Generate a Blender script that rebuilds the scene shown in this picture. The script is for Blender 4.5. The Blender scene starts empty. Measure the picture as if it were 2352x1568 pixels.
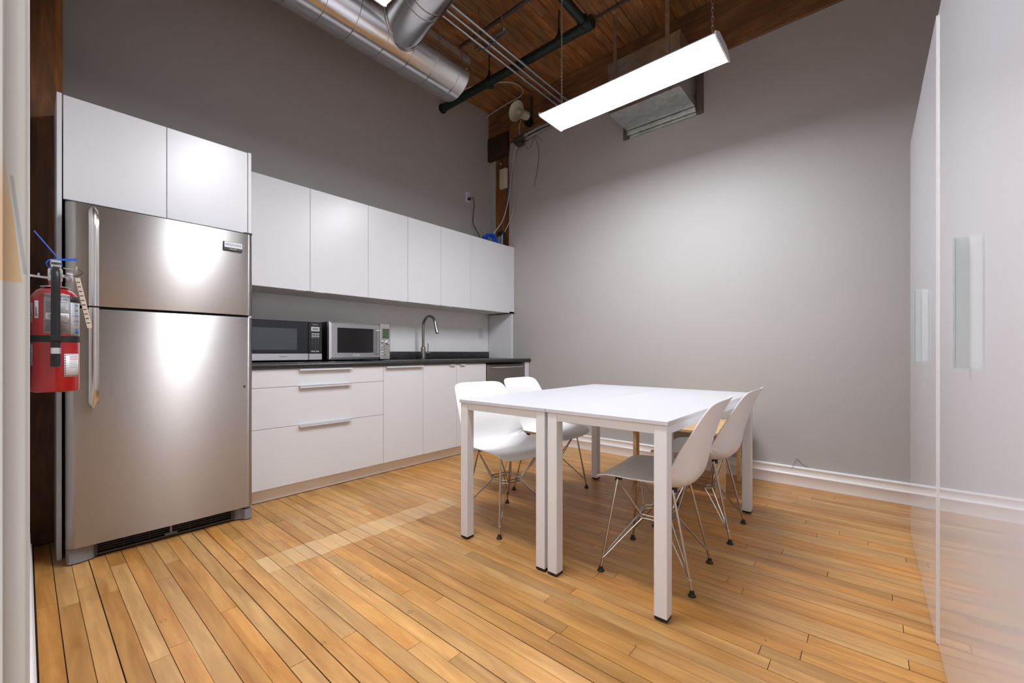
import bpy, bmesh, math, random
from mathutils import Vector, Matrix, Euler
R = math.radians
random.seed(7)
S = bpy.context.scene
COL = S.collection

# ------------------------------------------------------------------ camera
W_PX, H_PX = 2352, 1568
F_PX, HOR, YAW = 964.8, 809.5, 40.75
cd = bpy.data.cameras.new('camera'); cam = bpy.data.objects.new('camera', cd); COL.objects.link(cam)
cd.sensor_fit = 'HORIZONTAL'; cd.sensor_width = 36.0; cd.lens = 36.0 * F_PX / W_PX
cd.shift_y = (HOR - H_PX / 2) / W_PX
cd.clip_start = 0.02
cam.location = (0, 0, 1.0); cam.rotation_euler = (R(90), 0, R(YAW))
S.camera = cam

# ------------------------------------------------------------------ world, exposure
wd = bpy.data.worlds.new('world'); S.world = wd; wd.use_nodes = True
bg = wd.node_tree.nodes['Background']; bg.inputs[0].default_value = (1.0, 0.98, 0.96, 1); bg.inputs[1].default_value = 1.6
S.view_settings.view_transform = 'Standard'; S.view_settings.look = 'None'
S.view_settings.exposure = 0.0; S.view_settings.gamma = 1.0; S.view_settings.use_curve_mapping = False
LAMP = 50.0          # radiance of the two fixtures' lenses

# ------------------------------------------------------------------ materials
def lin(r, g, b):
    f = lambda c: ((c/255+0.055)/1.055)**2.4 if c/255 > 0.04045 else c/255/12.92
    return (f(r), f(g), f(b), 1)
class NT:
    def __init__(s, name):
        s.m = bpy.data.materials.new(name); s.m.use_nodes = True
        s.t = s.m.node_tree; s.b = s.t.nodes['Principled BSDF']
    def n(s, typ, **kw):
        nd = s.t.nodes.new(typ)
        for k, v in kw.items():
            if k.startswith('i_'):
                key = k[2:]; key = int(key) if key.isdigit() else key
                nd.inputs[key].default_value = v
            else: setattr(nd, k, v)
        return nd
    def l(s, a, b): s.t.links.new(a, b)
def mat(name, col, rough=0.5, metal=0.0, **kw):
    k = NT(name); b = k.b
    b.inputs['Base Color'].default_value = col; b.inputs['Roughness'].default_value = rough; b.inputs['Metallic'].default_value = metal
    for a, v in kw.items(): b.inputs[a.replace('_', ' ')].default_value = v
    return k.m
def paint(name, col, rough=0.55, amp=0.04, scale=220, spec=0.5, bump=0.05):
    """flat colour with faint mottling and roller relief"""
    k = NT(name); b = k.b
    b.inputs['Roughness'].default_value = rough; b.inputs['Specular IOR Level'].default_value = spec
    tc = k.n('ShaderNodeTexCoord'); nz = k.n('ShaderNodeTexNoise', i_Scale=2.2, i_Detail=3.0)
    k.l(tc.outputs['Object'], nz.inputs['Vector'])
    mx = k.n('ShaderNodeMix', data_type='RGBA')
    c0 = tuple(c*(1-amp) for c in col[:3])+(1,); c1 = tuple(min(1, c*(1+amp)) for c in col[:3])+(1,)
    mx.inputs[6].default_value = c0; mx.inputs[7].default_value = c1
    k.l(nz.outputs[0], mx.inputs[0]); k.l(mx.outputs[2], b.inputs['Base Color'])
    n2 = k.n('ShaderNodeTexNoise', i_Scale=scale, i_Detail=2.0); k.l(tc.outputs['Object'], n2.inputs['Vector'])
    bp = k.n('ShaderNodeBump', i_Strength=bump, i_Distance=0.002); k.l(n2.outputs[0], bp.inputs['Height']); k.l(bp.outputs[0], b.inputs['Normal'])
    return k.m
def wood(name, dark, light, axis, rough=0.45, scale=9.0, stretch=14.0, rnd=0.0, hue=None, marks=0.0, coat=0.0, blotch=0.35, knots=False):
    """straight grain along axis; every object gets its own tone"""
    k = NT(name); b = k.b; b.inputs['Roughness'].default_value = rough; b.inputs['Coat Weight'].default_value = coat; b.inputs['Coat Roughness'].default_value = 0.25
    geo = k.n('ShaderNodeNewGeometry'); oi = k.n('ShaderNodeObjectInfo')
    off = k.n('ShaderNodeVectorMath', operation='SCALE'); off.inputs[0].default_value = (13.1, 7.7, 3.3); k.l(oi.outputs['Random'], off.inputs['Scale'])
    add = k.n('ShaderNodeVectorMath', operation='ADD'); k.l(geo.outputs['Position'], add.inputs[0]); k.l(off.outputs[0], add.inputs[1])
    sc = [scale*stretch/4]*3; sc[axis] = scale/4
    mp = k.n('ShaderNodeVectorMath', operation='MULTIPLY'); mp.inputs[1].default_value = sc; k.l(add.outputs[0], mp.inputs[0])
    n1 = k.n('ShaderNodeTexNoise', i_Scale=1.0, i_Detail=5.0, i_Roughness=0.62, i_Distortion=0.6); k.l(mp.outputs[0], n1.inputs['Vector'])
    sc2 = [7.0]*3; sc2[axis] = 2.0
    mp2 = k.n('ShaderNodeVectorMath', operation='MULTIPLY'); mp2.inputs[1].default_value = sc2; k.l(add.outputs[0], mp2.inputs[0])
    n2 = k.n('ShaderNodeTexNoise', i_Scale=1.0, i_Detail=3.0, i_Distortion=1.2); k.l(mp2.outputs[0], n2.inputs['Vector'])
    ra = k.n('ShaderNodeValToRGB'); ra.color_ramp.elements[0].position = 0.28; ra.color_ramp.elements[1].position = 0.72
    ra.color_ramp.elements[0].color = dark; ra.color_ramp.elements[1].color = light
    k.l(n1.outputs[0], ra.inputs[0])
    mx = k.n('ShaderNodeMix', data_type='RGBA', blend_type='MULTIPLY'); 
    r2 = k.n('ShaderNodeMapRange', i_1=0.35, i_2=0.7, i_3=1.0-blotch, i_4=1.0+blotch*0.25); k.l(n2.outputs[0], r2.inputs[0])
    mx.inputs[0].default_value = 1.0; k.l(ra.outputs[0], mx.inputs[6])
    cb = k.n('ShaderNodeCombineColor'); 
    for i in range(3): k.l(r2.outputs[0], cb.inputs[i])
    k.l(cb.outputs[0], mx.inputs[7])
    out = mx.outputs[2]
    if rnd:
        hs = k.n('ShaderNodeHueSaturation'); k.l(out, hs.inputs['Color'])
        rv = k.n('ShaderNodeMapRange', i_3=1-rnd, i_4=1+rnd*0.8); k.l(oi.outputs['Random'], rv.inputs[0]); k.l(rv.outputs[0], hs.inputs['Value'])
        w = k.n('ShaderNodeTexWhiteNoise', noise_dimensions='1D'); k.l(oi.outputs['Random'], w.inputs['W'])
        rh = k.n('ShaderNodeMapRange', i_3=0.4945, i_4=0.504); k.l(w.outputs[0], rh.inputs[0]); k.l(rh.outputs[0], hs.inputs['Hue'])
        rs = k.n('ShaderNodeMapRange', i_3=1.04, i_4=0.93); k.l(w.outputs[0], rs.inputs[0]); k.l(rs.outputs[0], hs.inputs['Saturation'])
        out = hs.outputs[0]
    if marks:
        # small dark knots and nail stains
        vo = k.n('ShaderNodeTexVoronoi', i_Scale=5.5); k.l(geo.outputs['Position'], vo.inputs['Vector'])
        n3 = k.n('ShaderNodeTexNoise', i_Scale=60.0); k.l(geo.outputs['Position'], n3.inputs['Vector'])
        ma = k.n('ShaderNodeMath', operation='MULTIPLY_ADD'); ma.inputs[1].default_value = 0.06; k.l(n3.outputs[0], ma.inputs[0]); k.l(vo.outputs['Distance'], ma.inputs[2])
        mr = k.n('ShaderNodeMapRange', i_1=0.050, i_2=0.062, i_3=1.0-marks, i_4=1.0); k.l(ma.outputs[0], mr.inputs[0])
        m3 = k.n('ShaderNodeMix', data_type='RGBA', blend_type='MULTIPLY'); m3.inputs[0].default_value = 1.0; k.l(out, m3.inputs[6])
        c3 = k.n('ShaderNodeCombineColor'); [k.l(mr.outputs[0], c3.inputs[i]) for i in range(3)]; k.l(c3.outputs[0], m3.inputs[7]); out = m3.outputs[2]
    if knots:
        for (kx, ky, kr) in ((-1.707, 0.99, 0.030), (-2.68, 0.986, 0.022), (-1.355, 0.971, 0.014), (-1.437, 0.673, 0.013), (-2.008, 0.339, 0.016), (-2.20, 0.88, 0.014)):
            ds = k.n('ShaderNodeVectorMath', operation='DISTANCE'); ds.inputs[1].default_value = (kx, ky, 0); k.l(geo.outputs['Position'], ds.inputs[0])
            nk = k.n('ShaderNodeTexNoise', i_Scale=40.0); k.l(geo.outputs['Position'], nk.inputs['Vector'])
            m_ = k.n('ShaderNodeMath', operation='MULTIPLY_ADD'); m_.inputs[1].default_value = 0.012; k.l(nk.outputs[0], m_.inputs[0]); k.l(ds.outputs['Value'], m_.inputs[2])
            d_ = k.n('ShaderNodeMath', operation='SUBTRACT'); d_.inputs[1].default_value = kr; k.l(m_.outputs[0], d_.inputs[0])
            a_ = k.n('ShaderNodeMath', operation='ABSOLUTE'); k.l(d_.outputs[0], a_.inputs[0])
            mr = k.n('ShaderNodeMapRange', i_1=0.0006, i_2=0.0024, i_3=0.42, i_4=1.0); k.l(a_.outputs[0], mr.inputs[0])
            m3 = k.n('ShaderNodeMix', data_type='RGBA', blend_type='MULTIPLY'); m3.inputs[0].default_value = 1.0; k.l(out, m3.inputs[6])
            c3 = k.n('ShaderNodeCombineColor'); [k.l(mr.outputs[0], c3.inputs[i]) for i in range(3)]; k.l(c3.outputs[0], m3.inputs[7]); out = m3.outputs[2]
    k.l(out, b.inputs['Base Color'])
    bp = k.n('ShaderNodeBump', i_Strength=0.12, i_Distance=0.001); k.l(n1.outputs[0], bp.inputs['Height']); k.l(bp.outputs[0], b.inputs['Normal'])
    return k.m
def brushed(name, col, rough, along, aniso=0.0, streak=0.12, scale=700):
    """brushed metal: fine streaks along one axis (0/1/2)"""
    k = NT(name); b = k.b; b.inputs['Metallic'].default_value = 1.0
    tc = k.n('ShaderNodeTexCoord'); sc = [scale]*3; sc[along] = 6.0
    mp = k.n('ShaderNodeVectorMath', operation='MULTIPLY'); mp.inputs[1].default_value = sc; k.l(tc.outputs['Object'], mp.inputs[0])
    nz = k.n('ShaderNodeTexNoise', i_Scale=1.0, i_Detail=2.0); k.l(mp.outputs[0], nz.inputs['Vector'])
    mx = k.n('ShaderNodeMix', data_type='RGBA'); mx.inputs[6].default_value = tuple(c*(1-streak) for c in col[:3])+(1,); mx.inputs[7].default_value = tuple(min(1, c*(1+streak)) for c in col[:3])+(1,)
    k.l(nz.outputs[0], mx.inputs[0]); k.l(mx.outputs[2], b.inputs['Base Color'])
    b.inputs['Roughness'].default_value = rough
    if aniso:
        b.inputs['Anisotropic'].default_value = aniso; b.inputs['Anisotropic Rotation'].default_value = 0.25
        tg = k.n('ShaderNodeTangent', direction_type='UV_MAP'); tg.uv_map = 'UVMap'; k.l(tg.outputs[0], b.inputs['Tangent'])
    return k.m
def speckle(name):
    k = NT(name); b = k.b; b.inputs['Roughness'].default_value = 0.32
    tc = k.n('ShaderNodeTexCoord'); vo = k.n('ShaderNodeTexVoronoi', i_Scale=260.0); k.l(tc.outputs['Object'], vo.inputs['Vector'])
    ra = k.n('ShaderNodeValToRGB'); ra.color_ramp.interpolation = 'CONSTANT'
    e = ra.color_ramp.elements; e[0].position = 0; e[0].color = lin(34, 33, 33); e[1].position = 0.45; e[1].color = lin(52, 50, 49)
    for p, c in ((0.7, lin(24, 24, 24)), (0.84, lin(92, 88, 84)), (0.95, lin(140, 135, 128))):
        x = e.new(p); x.color = c
    k.l(vo.outputs['Color'], ra.inputs[0]); k.l(ra.outputs[0], b.inputs['Base Color']); return k.m
def galv(name, col, rough=0.3, scale=26):
    k = NT(name); b = k.b; b.inputs['Metallic'].default_value = 1.0
    tc = k.n('ShaderNodeTexCoord'); vo = k.n('ShaderNodeTexVoronoi', i_Scale=float(scale)); k.l(tc.outputs['Object'], vo.inputs['Vector'])
    nz = k.n('ShaderNodeTexNoise', i_Scale=9.0, i_Detail=4.0); k.l(tc.outputs['Object'], nz.inputs['Vector'])
    mr = k.n('ShaderNodeMapRange', i_1=0.3, i_2=0.7, i_3=rough*0.7, i_4=rough*1.35); k.l(nz.outputs[0], mr.inputs[0]); k.l(mr.outputs[0], b.inputs['Roughness'])
    mx = k.n('ShaderNodeMix', data_type='RGBA'); mx.inputs[6].default_value = tuple(c*0.88 for c in col[:3])+(1,); mx.inputs[7].default_value = tuple(min(1, c*1.1) for c in col[:3])+(1,)
    sp = k.n('ShaderNodeSeparateColor'); k.l(vo.outputs['Color'], sp.inputs[0]); k.l(sp.outputs[0], mx.inputs[0]); k.l(mx.outputs[2], b.inputs['Base Color'])
    return k.m
def emit(name, col, strength):
    k = NT(name); b = k.b; b.inputs['Base Color'].default_value = (0.9, 0.9, 0.9, 1)
    b.inputs['Emission Color'].default_value = col; b.inputs['Emission Strength'].default_value = strength; return k.m

M = {}
M['taupe'] = paint('wall_paint_taupe', lin(171, 167, 163), 0.55)
M['white_wall'] = paint('wall_paint_white', lin(222, 221, 219), 0.45, 0.02)
M['trim'] = paint('trim_white', lin(232, 228, 226), 0.3, 0.02, bump=0.03)
M['cab'] = paint('cabinet_white', lin(211, 210, 211), 0.30, 0.006, bump=0.0)
M['cab_in'] = mat('cabinet_carcass', lin(222, 220, 218), 0.5)
M['toe'] = paint('plinth_white', lin(240, 233, 222), 0.4, 0.03, bump=0.0)
M['gloss'] = mat('gloss_white', lin(203, 201, 205), 0.012, 0, IOR=1.54)
M['counter'] = speckle('counter_speckle')
M['steel'] = brushed('fridge_steel', (0.45, 0.43, 0.41, 1), 0.40, 1, 0.94, 0.05)
M['steel_h'] = brushed('handle_steel', (0.62, 0.60, 0.58, 1), 0.24, 2, 0.0, 0.06)
M['steel_dw'] = brushed('dishwasher_steel', (0.33, 0.31, 0.30, 1), 0.34, 1, 0.0, 0.05)
M['steel_b'] = brushed('oven_steel', (0.58, 0.58, 0.60, 1), 0.26, 1, 0.0, 0.05)
M['alu'] = mat('aluminium', (0.78, 0.78, 0.79, 1), 0.3, 1.0)
M['bar'] = mat('anodised_bar', (0.74, 0.74, 0.76, 1), 0.45, 0.35)
M['alu2'] = mat('satin_aluminium', (0.50, 0.53, 0.54, 1), 0.42, 0.6)
M['nickel'] = mat('brushed_nickel', (0.29, 0.27, 0.25, 1), 0.32, 1.0)
M['chrome'] = mat('chrome_wire', (0.46, 0.435, 0.41, 1), 0.16, 1.0)
M['black'] = mat('black_plastic', lin(16, 16, 17), 0.42)
M['blackg'] = mat('black_glass', lin(14, 18, 24), 0.06)
M['dglass'] = mat('dark_window_glass', lin(62, 66, 70), 0.10)
M['dglass2'] = mat('dark_oven_glass', lin(30, 28, 30), 0.08)
M['grey'] = mat('grey_plastic', lin(128, 127, 130), 0.5)
M['dgrey'] = mat('dark_grey_plastic', lin(58, 56, 55), 0.5)
M['lcd'] = mat('lcd_grey', lin(128, 134, 132), 0.3)
M['lcdg'] = mat('lcd_green', lin(70, 84, 66), 0.3)
M['print'] = mat('print_light', lin(196, 198, 200), 0.5)
M['printd'] = mat('print_dark', lin(40, 40, 42), 0.5)
M['printr'] = mat('print_red', lin(205, 70, 80), 0.5)
M['printb'] = mat('print_blue', lin(30, 110, 190), 0.5)
M['shell'] = paint('chair_shell_white', lin(226, 224, 222), 0.32, 0.006, bump=0.0)
M['table'] = paint('table_white', lin(197, 196, 199), 0.30, 0.006, bump=0.0)
M['tablef'] = paint('table_frame_white', lin(220, 219, 220), 0.4, 0.01, scale=600, bump=0.08)
M['rubber'] = mat('black_rubber', lin(14, 14, 14), 0.5)
M['floor'] = wood('floor_maple', lin(170, 117, 56), lin(214, 163, 94), 0, 0.36, 10, 9, 0.15, marks=0.5, coat=0.12, blotch=0.16, knots=True)
M['patch'] = wood('floor_patch_maple', lin(200, 156, 100), lin(222, 182, 128), 0, 0.36, 10, 9, 0.09, coat=0.12, blotch=0.12)
M['grime'] = mat('floor_gap_grime', lin(26, 17, 9), 0.95)
M['ceil'] = wood('ceiling_fir', lin(128, 80, 40), lin(196, 136, 78), 1, 0.6, 9, 10, 0.16, marks=0.35, blotch=0.35)
M['ceil_gap'] = mat('ceiling_gap', lin(30, 18, 10), 0.9)
M['beam'] = wood('beam_timber', lin(100, 66, 42), lin(152, 106, 68), 0, 0.6, 7, 10, 0.0, blotch=0.4)
M['post'] = wood('post_timber', lin(84, 50, 20), lin(156, 98, 46), 2, 0.5, 9, 12, 0.0, blotch=0.45)
M['bolster'] = wood('bolster_timber', lin(36, 20, 12), lin(62, 36, 22), 0, 0.6, 7, 10, 0.0)
M['birch'] = wood('light_wood', lin(214, 168, 108), lin(240, 204, 150), 0, 0.42, 10, 9, 0.0, blotch=0.1)
M['galv'] = brushed('galvanised_duct', (0.66, 0.66, 0.67, 1), 0.20, 1, 0.0, 0.06, 40)
M['galv2'] = galv('galvanised_sheet', (0.58, 0.61, 0.60, 1), 0.38, 22)
M['conduit'] = mat('steel_conduit', (0.55, 0.56, 0.57, 1), 0.34, 1.0)
M['pipe_d'] = mat('old_grey_pipe', lin(92, 84, 78), 0.5, 0.6)
M['green'] = mat('green_pipe', lin(14, 34, 28), 0.4)
M['lampw'] = mat('lamp_housing_white', lin(226, 226, 230), 0.4)
M['lens'] = emit('lamp_lens', (0.95, 0.98, 1.06, 1), LAMP)
M['cream'] = mat('horn_cream', lin(196, 186, 164), 0.5)
M['plate'] = mat('outlet_plastic', lin(206, 202, 210), 0.35)
M['blue'] = mat('blue_plastic', lin(22, 88, 200), 0.4)
M['cabw'] = mat('cable_white', lin(186, 184, 180), 0.5)
M['cabb'] = mat('cable_blue', lin(70, 100, 160), 0.5)
M['cabd'] = mat('wire_dark', lin(50, 52, 48), 0.5)
M['red'] = mat('extinguisher_red', lin(156, 6, 12), 0.28, 0, Coat_Weight=0.5)
M['lab'] = mat('label_grey', lin(150, 150, 152), 0.4)
M['labw'] = mat('label_white', lin(214, 216, 218), 0.4)
M['labl'] = mat('label_pale', lin(178, 182, 188), 0.4)
M['silver'] = mat('valve_silver', (0.72, 0.72, 0.72, 1), 0.3, 0.9)
M['tag'] = mat('paper_tag', lin(196, 176, 160), 0.6)
M['yell'] = mat('label_yellowgreen', lin(160, 170, 60), 0.5)

def jamb_material():
    """white jamb paint with a tan patch, a grey strip along its diagonal edge and a few chips"""
    k = NT('jamb_paint'); b = k.b; b.inputs['Roughness'].default_value = 0.32
    geo = k.n('ShaderNodeNewGeometry'); sp = k.n('ShaderNodeSeparateXYZ'); k.l(geo.outputs['Position'], sp.inputs[0])
    Y, Z = sp.outputs[1], sp.outputs[2]
    nz = k.n('ShaderNodeTexNoise', i_Scale=14.0); k.l(geo.outputs['Position'], nz.inputs['Vector'])
    def mth(op, a, bb, c=None):
        n = k.n('ShaderNodeMath', operation=op)
        for i, v in enumerate((a, bb, c)):
            if v is None: continue
            if isinstance(v, (int, float)): n.inputs[i].default_value = v
            else: k.l(v, n.inputs[i])
        return n.outputs[0]
    # diagonal coordinate: 0 on the edge line from (y=-.014, z=1.24) to (y=.0005, z=1.075)
    line = mth('ADD', mth('MULTIPLY', mth('SUBTRACT', Z, 1.078), 0.093), mth('SUBTRACT', Y, -0.0005))
    wob = mth('MULTIPLY', mth('SUBTRACT', nz.outputs[0], 0.5), 0.0012)
    dgn = mth('ADD', line, wob)
    tan_m = mth('MULTIPLY', mth('LESS_THAN', dgn, -0.0012), mth('GREATER_THAN', Z, mth('ADD', 1.070, mth('MULTIPLY', nz.outputs[0], 0.01))))
    tan_m = mth('MULTIPLY', tan_m, mth('SMOOTH_MIN', 1.0, mth('MAXIMUM', 0.0, mth('MULTIPLY', mth('SUBTRACT', 1.225, Z), 16.0)), 0.1))
    gry_m = mth('MULTIPLY', mth('MULTIPLY', mth('GREATER_THAN', dgn, 0.0004), mth('LESS_THAN', dgn, 0.0032)), mth('MULTIPLY', mth('GREATER_THAN', Z, 1.085), mth('LESS_THAN', Z, 1.19)))
    base = lin(182, 180, 177)
    m1 = k.n('ShaderNodeMix', data_type='RGBA'); m1.inputs[6].default_value = base; m1.inputs[7].default_value = lin(190, 162, 130); k.l(tan_m, m1.inputs[0])
    m2 = k.n('ShaderNodeMix', data_type='RGBA'); k.l(m1.outputs[2], m2.inputs[6]); m2.inputs[7].default_value = lin(156, 155, 160); k.l(gry_m, m2.inputs[0])
    vo = k.n('ShaderNodeTexVoronoi', i_Scale=22.0); k.l(geo.outputs['Position'], vo.inputs['Vector'])
    ch = mth('MULTIPLY', mth('LESS_THAN', vo.outputs['Distance'], 0.05), mth('LESS_THAN', Z, 0.78))
    m3 = k.n('ShaderNodeMix', data_type='RGBA'); k.l(m2.outputs[2], m3.inputs[6]); m3.inputs[7].default_value = lin(120, 104, 88); k.l(ch, m3.inputs[0])
    k.l(m3.outputs[2], b.inputs['Base Color']); return k.m
M['jamb'] = jamb_material()

# ------------------------------------------------------------------ mesh building
class MB:
    def __init__(s): s.bm = bmesh.new()
    def box(s, x0, x1, y0, y1, z0, z1, bev=0.0, seg=1):
        if x0 > x1: x0, x1 = x1, x0
        if y0 > y1: y0, y1 = y1, y0
        if z0 > z1: z0, z1 = z1, z0
        vs = [s.bm.verts.new((x, y, z)) for x in (x0, x1) for y in (y0, y1) for z in (z0, z1)]
        fs = [(0, 1, 3, 2), (4, 6, 7, 5), (0, 4, 5, 1), (2, 3, 7, 6), (0, 2, 6, 4), (1, 5, 7, 3)]
        nf = [s.bm.faces.new([vs[i] for i in f]) for f in fs]
        if bev > 0:
            ed = list({e for f in nf for e in f.edges})
            bmesh.ops.bevel(s.bm, geom=ed, offset=bev, segments=seg, affect='EDGES', profile=0.5)
        return s
    def loft(s, rings, closed=True, cap0=True, cap1=True):
        rv = [[s.bm.verts.new(p) for p in r] for r in rings]
        n = len(rv[0])
        for a, b in zip(rv, rv[1:]):
            for i in range(n if closed else n-1):
                j = (i+1) % n
                try: s.bm.faces.new((a[i], a[j], b[j], b[i]))
                except ValueError: pass
        if cap0 and closed: s.bm.faces.new(list(reversed(rv[0])))
        if cap1 and closed: s.bm.faces.new(rv[-1])
        return s
    def tube(s, path, r, n=8, cap=True, close=False):
        P = [Vector(p) for p in path]; m = len(P)
        rr = r if isinstance(r, (list, tuple)) else [r]*m
        up = None; rings = []
        for i, p in enumerate(P):
            if close: t = (P[(i+1) % m]-P[i-1]).normalized()
            else: t = (P[min(i+1, m-1)]-P[max(i-1, 0)]).normalized()
            if up is None:
                up = Vector((0, 0, 1)) if abs(t.z) < 0.9 else Vector((1, 0, 0))
            a = t.cross(up); 
            if a.length < 1e-6: a = t.cross(Vector((0.3, 0.9, 0.2)))
            a.normalize(); b = a.cross(t); up = b
            rings.append([p + (a*math.cos(2*math.pi*k/n)+b*math.sin(2*math.pi*k/n))*rr[i] for k in range(n)])
        if close:
            rings.append(rings[0]); s.loft(rings, True, False, False); bmesh.ops.remove_doubles(s.bm, verts=s.bm.verts[:], dist=1e-6)
        else: s.loft(rings, True, cap, cap)
        return s
    def cyl(s, p0, p1, r, n=16, r1=None): return s.tube([p0, p1], [r, r if r1 is None else r1], n)
    def lathe(s, prof, base=(0, 0, 0), axis=(0, 0, 1), n=32, cap=True):
        """prof: (radius, height) along axis"""
        ax = Vector(axis).normalized(); a = ax.cross(Vector((0, 0, 1)))
        if a.length < 1e-6: a = Vector((1, 0, 0))
        a.normalize(); b = ax.cross(a); o = Vector(base)
        rings = [[o+ax*h+(a*math.cos(2*math.pi*k/n)+b*math.sin(2*math.pi*k/n))*max(r, 1e-5) for k in range(n)] for r, h in prof]
        s.loft(rings, True, cap, cap); return s
    def prism(s, poly, axis, a0, a1):
        """extrude a 2-D polygon along an axis; poly gives the other two coordinates in xyz order"""
        def mk(p, a):
            q = list(p); q.insert(axis, a); return q
        return s.loft([[mk(p, a0) for p in poly], [mk(p, a1) for p in poly]])
    def grid(s, P):
        rv = [[s.bm.verts.new(p) for p in r] for r in P]
        for a, b in zip(rv, rv[1:]):
            for i in range(len(a)-1): s.bm.faces.new((a[i], a[i+1], b[i+1], b[i]))
        return s
    def quad(s, pts): s.bm.faces.new([s.bm.verts.new(p) for p in pts]); return s
    def add_mesh(s, vs, fs):
        v = [s.bm.verts.new(p) for p in vs]
        for f in fs:
            try: s.bm.faces.new([v[i] for i in f])
            except ValueError: pass
        return s
    def build(s, name, material, parent=None, smooth=True, sharp=32, uv=None, origin=None):
        bm = s.bm; bmesh.ops.recalc_face_normals(bm, faces=bm.faces[:])
        off = Vector((0, 0, 0))
        p = parent
        while p is not None: off += p.location; p = p.parent
        if parent is None and origin is not None: off = Vector(origin)
        if off.length > 0: bmesh.ops.translate(bm, verts=bm.verts[:], vec=-off)
        if smooth:
            for f in bm.faces: f.smooth = True
            for e in bm.edges:
                if len(e.link_faces) == 2: e.smooth = e.calc_face_angle(0) < R(sharp)
        if uv:
            ul = bm.loops.layers.uv.new('UVMap')
            for f in bm.faces:
                for lp in f.loops: lp[ul].uv = (lp.vert.co[uv[0]], lp.vert.co[uv[1]])
        me = bpy.data.meshes.new(name); bm.to_mesh(me); bm.free()
        me.materials.append(material)
        o = bpy.data.objects.new(name, me); COL.objects.link(o)
        if parent is not None: o.parent = parent
        elif origin is not None: o.location = origin
        return o
def tag(o, label, cat, group=None):
    o['label'] = label; o['category'] = cat
    if group: o['group'] = group
    return o
def thing(name, label, cat, loc=(0, 0, 0), group=None):
    o = bpy.data.objects.new(name, None); o.empty_display_size = 0.1; COL.objects.link(o); o.location = loc
    return tag(o, label, cat, group)
def struct(o): o['kind'] = 'structure'; return o
def stuff(o): o['kind'] = 'stuff'; return o
def copy_tree(o, parent=None):
    c = o.copy(); COL.objects.link(c); c.parent = parent
    for ch in list(o.children): copy_tree(ch, c)
    return c
def smooth_path(pts, sub=6):
    P = [Vector(p) for p in pts]; out = []
    for i in range(len(P)-1):
        p0, p1, p2, p3 = P[max(i-1, 0)], P[i], P[i+1], P[min(i+2, len(P)-1)]
        for k in range(sub):
            t = k/sub
            out.append(0.5*((2*p1)+(p2-p0)*t+(2*p0-5*p1+4*p2-p3)*t*t+(3*p1-p0-3*p2+p3)*t**3))
    out.append(P[-1]); return out
def text_data(txt, size):
    """outline mesh of a word, centred, in a local x/y plane"""
    c = bpy.data.curves.new('word', 'FONT'); c.body = txt; c.size = size; c.align_x = 'CENTER'; c.align_y = 'CENTER'; c.resolution_u = 2
    o = bpy.data.objects.new('word', c); COL.objects.link(o)
    dg = bpy.context.evaluated_depsgraph_get(); me = bpy.data.meshes.new_from_object(o.evaluated_get(dg))
    vs = [v.co.copy() for v in me.vertices]; fs = [tuple(p.vertices) for p in me.polygons]
    bpy.data.objects.remove(o); bpy.data.curves.remove(c); bpy.data.meshes.remove(me)
    return vs, fs

# ================================================================== SETTING
XK, YF, ZC = -3.65, 3.815, 3.98        # kitchen wall, far wall, ceiling
XR = 0.80
struct(MB().box(XK-0.12, XK, -0.24, YF+0.12, -0.02, ZC+0.1).build('wall_left', M['taupe'], origin=(XK, 1.8, 0)))
struct(MB().box(-3.333, XR+0.12, YF, YF+0.12, -0.02, 3.512).box(XK, -3.553, YF, YF+0.12, -0.02, 3.375).build('wall_far', M['taupe'], origin=(-1.4, YF, 0)))
struct(MB().box(XR, XR+0.12, -0.124, YF, -0.02, ZC+0.1).build('wall_right', M['taupe'], origin=(XR, 1.8, 0)))
wb = MB(); wb.box(-3.28, -0.72, -0.12, 0.004, -0.02, ZC); wb.box(-0.72, 0.20, -0.12, 0.0, 2.25, ZC); wb.box(0.20, XR, -0.12, 0.0, -0.02, ZC)
wall_back = struct(wb.build('wall_back', M['white_wall'], origin=(-2, 0, 0)))
# door jamb: end of the partition nearest the camera, with rounded beads
prof = [(-0.72, 0.004), (-0.7035, 0.0035), (-0.7005, 0.0022), (-0.70, 0.0), (-0.7008, -0.0012), (-0.7008, -0.0128), (-0.6995, -0.0140), (-0.6985, -0.0152), (-0.6995, -0.0166), (-0.7008, -0.0178), (-0.7008, -0.12), (-0.72, -0.12)]
struct(MB().prism(prof, 2, 0.0, 2.25).build('trim_1', M['jamb'], origin=(-0.71, -0.06, 0), sharp=50))

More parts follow.
